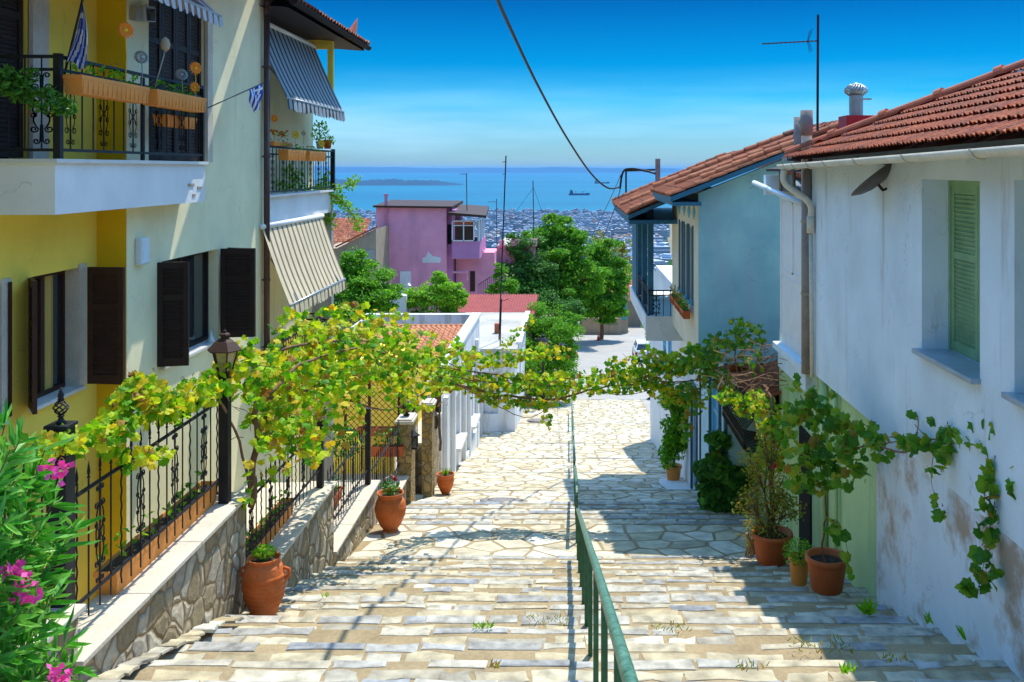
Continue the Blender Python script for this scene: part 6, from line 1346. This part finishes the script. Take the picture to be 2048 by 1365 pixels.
tree('bush','tall rounded bush at the street edge below the big trees',(px(1100,58),58,-14.5),[tp(1095,640,58,1.2),tp(1075,680,57,1.3),tp(1120,675,57,1.3),tp(1070,730,56,1.4),tp(1115,735,56,1.3),tp(1135,650,58,.8),tp(1090,770,55,1.1)],20000,.12,m_leafm,.1,cat='bush')
tree('bush','grey-green shrub mass between the bush and the trees',(px(1110,70),70,-15.5),[tp(1100,605,70,1.0),tp(1140,620,70,1.0),tp(1085,615,70,.8)],4500,.14,m_leafd,.1,cat='bush')
tree('bush','dark hedge-like shrub over the low wall by the square',(px(1190,96),96,-16.8),[tp(1170,612,96,1.2),tp(1205,615,96,1.2),tp(1230,600,96,1.0)],5000,.24,m_leafd,.1,cat='bush')
tree('bush','slim creeper bush beside the parked car',(px(1295,62),62,-14.5),[tp(1290,650,66,.3),tp(1300,670,65,.35),tp(1306,690,64,.35)],1000,.12,m_leafb,.05,cat='bush')
tree('tree','sparse pale tree showing the town through its branches',(px(1225,150),150,-24),[tp(1215,500,150,2.2),tp(1235,520,150,2.2),tp(1250,490,150,1.6),tp(1200,480,150,1.5),tp(1245,545,150,2)],900,.4,m_leafy,.3)
tree('tree','yellow-green tree behind the stone gatepost by the square',(px(1262,118),118,-19),[tp(1255,560,118,1.2),tp(1268,575,118,1.0)],1800,.3,m_leafy,.15)
# ================================================================ SQUARE: wall, shed, cones, car, bin, lamp
T=thing('garden_wall',(px(1205,92),92,-16.5),'low tan wall with faded grey graffiti scrawl along the square','wall'); b=MB(); b.box(px(1160,92),px(1243,92),92,92.4,-17.5,pz(637,92)); b.build('masonry',m_tan,T)
g=MB()
for k in range(9): x=px(1200+k*4,92); g.tube([(x,91.98,pz(650,92)),(x+.1,91.98,pz(643,92)),(x+.16,91.98,pz(651,92)),(x+.2,91.98,pz(644+k%3,92))],.03,4,False)
g.build('graffiti',m_grey,T)
T=thing('tiled_cottage',(px(1235,96),96,-17),'small tiled cottage with a turquoise door beyond the square','house')
b=MB(); b.box(px(1165,97),px(1243,97),97,106,-18,pz(598,97)); b.box(px(1243,93),px(1256,93),93,97,-18,pz(590,93)); b.build('wall',m_tan,T)
b=MB(); b.box(px(1245,92.9),px(1253,92.9),92.9,93,pz(640,93),pz(600,93)); b.build('door',M('turquoise_paint',(.05,.42,.42),.6),T)
b=MB(); tiles(b,(px(1160,96),95.5,pz(602,95.5)),(1,0,0),(0,1,.4),23,14,.24,.4,.05); b.build('roof',m_tile,T)
T=thing('stone_house',(px(1268,100),100,-17),'plain tan wall with a stone gatepost at the end of the square','wall'); b=MB(); b.box(px(1256,100),px(1310,100),100,101,-19,pz(575,100)); b.build('masonry',m_tan,T); b=MB(); b.box(px(1257,99.9),px(1277,99.9),99.9,100,pz(593,100),pz(580,100)); b.build('patch',m_plano,T); b=MB(); b.box(px(1259,100),px(1270,100),99.8,100.6,pz(575,100),pz(558,100)); b.lathe((px(1264,100),100.2,pz(558,100)),[(.3,0),(.2,.3),(.1,.6)],8); b.build('gatepost',m_cap,T)
def cone(label,p):
    p=Vector(p); T=thing('traffic_cone',p,label,'traffic cone','orange traffic cones on the square'); b=MB(); b.box(p.x-.2,p.x+.2,p.y-.2,p.y+.2,p.z,p.z+.04); b.build('base',m_red,T)
    b=MB(); b.lathe(p+Vector((0,0,.04)),[(.16,0),(.03,.75),(.01,.76)],14); b.build('body',M('cone_orange',(.85,.10,.02),.5),T,True); b=MB(); b.lathe(p+Vector((0,0,.35)),[(.108,0),(.085,.15)],14); b.build('band',m_whitep,T)
cone('farther orange traffic cone in front of the low graffiti wall',(px(1197,87),87,G(87)+.02)); cone('nearer orange traffic cone at the edge of the tree shade',(px(1152,76),76,G(76)+.02))
T=thing('waste_bin',(px(1322,84),84,-15.6),'dark green wheeled waste container behind the parked car','waste bin'); zb_=G(84)+.1; x=px(1322,84); b=MB(); b.add([(x-.6,83.5,zb_),(x+.6,83.5,zb_),(x+.6,84.5,zb_),(x-.6,84.5,zb_),(x-.7,83.4,zb_+1.1),(x+.7,83.4,zb_+1.1),(x+.7,84.6,zb_+1.1),(x-.7,84.6,zb_+1.1)],[(3,2,1,0),(0,1,5,4),(1,2,6,5),(2,3,7,6),(3,0,4,7)]); b.build('body',M('bin_green',(.01,.12,.07),.5),T)
b=MB(); b.box(x-.75,x+.75,83.35,84.65,zb_+1.1,zb_+1.2); b.build('lid',M('bin_lid',(.05,.3,.25),.5),T,bevel=.03)
for sx in (-.5,.5):
    b=MB(); b.tube([(x+sx-.04,83.7,zb_-.03),(x+sx+.04,83.7,zb_-.03)],.09,10); b.build('wheel',m_black,T)
T=thing('tree',(px(1325,60),60,-14.2),'thick bare brown tree trunk beside the blue shutters','tree'); b=MB(); b.tube(spline([(px(1327,60),60,-14.5),(px(1324,60),60,-12),(px(1326,60),60,-9.3)]),[.32-.006*i for i in range(13)],10); b.build('trunk',M('brown_bark',(.26,.13,.05),.9,.35,5,.8,20),T,True)
# car: small white hatchback seen from behind
def car(label,c,rz):
    T=thing('parked_car',c,label,'car'); c=Vector(c)
    paint=M('white_car_paint',(.78,.79,.80),.25,.04,3,0,spec=.6)
    def P(x,y,z): return Vector((c.x+x,c.y+y,c.z+z))
    W2=.85; secs=[(-1.95,[( .62,.30),(.80,.42),(.84,.62),(.80,.88),(.76,.95)]),(-1.80,[(.72,.22),(.85,.40),(.87,.62),(.84,.90),(.80,.98)]),(-1.2,[(.74,.20),(.86,.4),(.88,.65),(.86,.90),(.82,.98)]),(0,[(.74,.20),(.86,.4),(.88,.65),(.86,.88),(.82,.95)]),(1.0,[(.74,.20),(.86,.4),(.88,.65),(.85,.84),(.78,.90)]),(1.7,[(.70,.22),(.82,.38),(.82,.58),(.76,.72),(.66,.76)]),(1.95,[(.55,.30),(.66,.40),(.66,.54),(.6,.62),(.5,.66)])]
    b=MB(); rings=[]
    for y,pr in secs: rings.append([P(-x,y,z) for x,z in pr]+[P(x,y,z) for x,z in reversed(pr)])
    n=len(rings[0]); vs=[v for r_ in rings for v in r_]; fs=[(i*n+k,i*n+(k+1)%n,(i+1)*n+(k+1)%n,(i+1)*n+k) for i in range(len(rings)-1) for k in range(n)]+[tuple(range(n-1,-1,-1)),tuple((len(rings)-1)*n+k for k in range(n))]
    b.add(vs,fs); bo=b.build('body',paint,T,True,bevel=.0)
    b=MB(); gh=[(-1.82,.80,.95),(-1.45,.64,1.42),(-.2,.62,1.46),(.35,.62,1.42),(1.05,.76,.90)]
    rr_=[[P(-w_,y,z),P(w_,y,z)] for y,w_,z in gh]
    base=[[P(-.80,y,.92),P(.80,y,.92)] for y,_,_ in gh]
    b.add([rr_[1][0],rr_[1][1],rr_[2][1],rr_[2][0],rr_[3][1],rr_[3][0]]+[v-Vector((0,0,.04)) for v in (rr_[1][0],rr_[1][1],rr_[3][1],rr_[3][0])],[(0,1,2,3),(3,2,4,5),(6,9,8,7)]); 
    for i in (0,1,2,3):
        for sx in (0,1): 
            if i in (1,3): continue
    for sx in (0,1):
        b.bar(rr_[0][sx],rr_[1][sx],.07); b.bar(rr_[3][sx],rr_[4][sx],.06); b.bar(P((-1,1)[sx]*.78,-.3,.95),rr_[2][sx],.07); b.bar(rr_[1][sx],rr_[3][sx],.06)
    b.bar(rr_[1][0],rr_[1][1],.07); b.build('roof',paint,T)
    g=MB(); g.quad(rr_[0][0],rr_[0][1],rr_[1][1],rr_[1][0]); g.quad(rr_[4][1],rr_[4][0],rr_[3][0],rr_[3][1])
    for sx in (0,1): g.add([rr_[0][sx],rr_[1][sx],rr_[3][sx],rr_[4][sx]],[(0,1,2,3)])
    g.build('window',m_glass,T)
    for sx in (-1,1):
        for y in (-1.25,1.2):
            w_=MB(); w_.tube([P(sx*.70,y,.30),P(sx*.87,y,.30)],.30,20); wh_=w_.build('wheel',m_black,T); w_=MB(); w_.tube([P(sx*.86,y,.30),P(sx*.885,y,.30)],.18,14); w_.build('rim',m_metal,wh_)
        l=MB(); l.box(c.x+sx*.78-.08,c.x+sx*.78+.08,c.y-1.97,c.y-1.85,c.z+.62,c.z+.88); l.build('tail_light',m_red,T,bevel=.02)
        l=MB(); l.box(c.x+sx*.5-.12,c.x+sx*.5+.12,c.y+1.88,c.y+1.98,c.z+.45,c.z+.58); l.build('headlight',m_glass,T,bevel=.02)
    l=MB(); l.box(c.x-.25,c.x+.25,c.y-1.985,c.y-1.95,c.z+.5,c.z+.6); l.build('number_plate',m_whitep,T); l=MB(); l.box(c.x-.84,c.x+.84,c.y-2.0,c.y-1.9,c.z+.28,c.z+.46); l.build('bumper',paint,T,bevel=.03)
    return T
car('small white hatchback parked at the roadside seen from behind',(px(1289,74.5),74.5,G(74)+.02),0)
lantern('street_lamp','white glass street lantern rising from the bush by the road',W(1086,700,54),1.6,-14,'street lamp',mat=m_iron)
# ================================================================ SHIPS
m_ship=M('ship_hull',(.03,.06,.14),.6,.2,.05,0)
def ship(label,pxc,py_,L,far=False):
    y=130*F/(py_-338); x=(pxc-1140)*y/F; T=thing('cargo_ship',(x,y,-130),label,'ship'); b=MB(); h=L*.085; w_=L*.14; z=-130.5
    pl=[(-L/2,-w_*.35),(-L*.46,-w_/2),(L*.38,-w_/2),(L/2,0),(L*.38,w_/2),(-L*.46,w_/2),(-L/2,w_*.35)]
    b.prism([(x+a*(.97 if a>L*.4 else 1),y+c,z) for a,c in pl],(0,0,h)); b.prism([(x+a,y+c,z+h) for a,c in [(L*.3,-w_*.45),(L*.4,-w_*.42),(L*.5,0),(L*.4,w_*.42),(L*.3,w_*.45)]],(0,0,h*.35)); b.build('hull',m_ship,T)
    b=MB(); b.box(x-L*.45,x-L*.29,y-w_*.4,y+w_*.4,z+h,z+h*2.1); b.box(x-L*.43,x-L*.31,y-w_*.45,y+w_*.45,z+h*2.1,z+h*2.8); b.box(x-L*.42,x-L*.38,y-w_*.1,y+w_*.1,z+h*2.8,z+h*3.3); b.build('bridge',m_ship,T)
    if not far:
        for k in (-.18,.1,.2):
            b=MB(); b.bar((x+L*k,y,z+h),(x+L*k,y,z+h*2.4),L*.014); b.bar((x+L*k,y,z+h*2.2),(x+L*(k+.1),y,z+h*1.9),L*.008); b.build('crane',m_ship,T)
        b=MB()
        for k in range(5): b.box(x-L*.22+k*L*.1,x-L*.14+k*L*.1,y-w_*.3,y+w_*.3,z+h,z+h*1.15)
        b.build('hatch',m_ship,T)
ship('larger dark cargo ship with cranes anchored on the bay',1158.5,391,104); ship('smaller distant dark ship behind the black cable',1204,367.5,135,True)
# ================================================================ TOWN
rc=random.Random(11)
m_town=[]
for k,(c,l) in enumerate((((.46,.55,.66),'white'),((.44,.45,.46),'beige'),((.27,.34,.42),'grey'),((.50,.36,.28),'peach'))):  # wall and window tones tinted blue for distance haze; peach walls are not
    m,t,p,_=nt(l+'_hazy_town_wall'); tc_=N(t,'ShaderNodeTexCoord'); sp_=N(t,'ShaderNodeSeparateXYZ'); t.links.new(tc_.outputs['Object'],sp_.inputs[0])
    fr=N(t,'ShaderNodeMath',operation='MULTIPLY'); t.links.new(sp_.outputs['Z'],fr.inputs[0]); fr.inputs[1].default_value=1/3.1
    f2=N(t,'ShaderNodeMath',operation='FRACT'); t.links.new(fr.outputs[0],f2.inputs[0]); g2=N(t,'ShaderNodeMath',operation='GREATER_THAN'); t.links.new(f2.outputs[0],g2.inputs[0]); g2.inputs[1].default_value=.45
    sepn=N(t,'ShaderNodeNewGeometry'); s2=N(t,'ShaderNodeSeparateXYZ'); t.links.new(sepn.outputs['Normal'],s2.inputs[0]); l2=N(t,'ShaderNodeMath',operation='LESS_THAN'); t.links.new(s2.outputs['Z'],l2.inputs[0]); l2.inputs[1].default_value=.5
    mu=N(t,'ShaderNodeMath',operation='MULTIPLY'); t.links.new(g2.outputs[0],mu.inputs[0]); t.links.new(l2.outputs[0],mu.inputs[1]); m3=N(t,'ShaderNodeMath',operation='MULTIPLY'); t.links.new(mu.outputs[0],m3.inputs[0]); m3.inputs[1].default_value=.75
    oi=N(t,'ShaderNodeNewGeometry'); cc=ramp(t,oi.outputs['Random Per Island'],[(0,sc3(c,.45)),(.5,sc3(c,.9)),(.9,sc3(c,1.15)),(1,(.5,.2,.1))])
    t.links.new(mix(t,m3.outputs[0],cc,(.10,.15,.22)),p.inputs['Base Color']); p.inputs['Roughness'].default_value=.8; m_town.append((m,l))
def bld(b,x,y,z,w_,d_,h,rz,rnd):
    b.cbox((x,y,z+h/2-4),w_,d_,h+8,rz); ca,sa=math.cos(rz),math.sin(rz)
    b.cbox((x+ca*w_*.1,y+sa*w_*.1,z+h+1.2),w_*.3,d_*.35,2.4,rz)
    b.cbox((x-ca*w_*.3,y-sa*w_*.3,z+h+.4),w_*.2,d_*.5,.8,rz)
cand=[]; y=190.0; used=[]
while y<2680:
    stp=15+y*.006; w0=(620-1140)*y/F; w1=(1330-1140)*y/F; x=w0+rc.uniform(0,20)
    while x<w1:
        if rc.random()<.86:
            xx=x+rc.uniform(-4,4); yy=y+rc.uniform(-5,5); pp=1140+xx*F/yy; h=rc.choice([7,9,12,12,15,18,21])*(.6 if y<600 else .95); top=338-(G(yy)+h)*F/yy
            if top>395: cand.append((xx,yy,G(yy),rc.uniform(9,18),rc.uniform(9,16),h,rc.uniform(-.5,.5),pp))
        x+=rc.uniform(17,27)
    y+=stp+8
vis=[c for c in cand if (650<c[7]<765 or 945<c[7]<1085 or 1165<c[7]<1285) and 338-(c[2]+c[5])*F/c[1]<575]
vis.sort(key=lambda c:c[1]); ind=vis[:285]; ids=set(map(id,ind)); TG='flat-roofed town blocks on the slope above the sea'
pro=[]
for k,(m,l) in enumerate(m_town):
    b=MB(); bld(b,0,0,0,14,12,12,0,rc); o=b.build('town_building',m,None,raw=True); pro.append(o)
for i,c in enumerate(ind):
    k=rc.choice([0,0,0,1,1,2,3]); s=pro[k]; o=s if not s.get('label') else s.copy()
    if o is not s: COL.objects.link(o)
    o.location=(c[0],c[1],c[2]); o.rotation_euler=(0,0,c[6]); o.scale=(c[3]/14,c[4]/12,c[5]/12)
    tag(o,'small %s flat-roofed block in the town below'%m_town[k][1],'building',TG+', '+m_town[k][1])
rest=[c for c in cand if id(c) not in ids]
b=MB()
for c in rest: bld(b,*c[:7],rc)
o=b.build('distant_town',m_town[0][0]); tag(o,kind='stuff')
# trees dotted through the town
b=MB()
for k in range(900):
    y=rc.uniform(180,2600); x=rc.uniform((620-1140)*y/F,(1330-1140)*y/F); r_=rc.uniform(2.5,6)
    if not k%2: y=rc.uniform(150,800); x=rc.uniform((620-1140)*y/F,(1330-1140)*y/F)
    for q in range(14): add_leaf(b,Vector((x,y,G(y)+r_*.8))+Vector((rc.gauss(0,.5),rc.gauss(0,.5),rc.gauss(0,.45)))*r_,r_*.9,quad_leaf,rc)
o=b.build('distant_foliage',m_leafd); tag(o,kind='stuff')
for nm in ('eyes',):
    pass
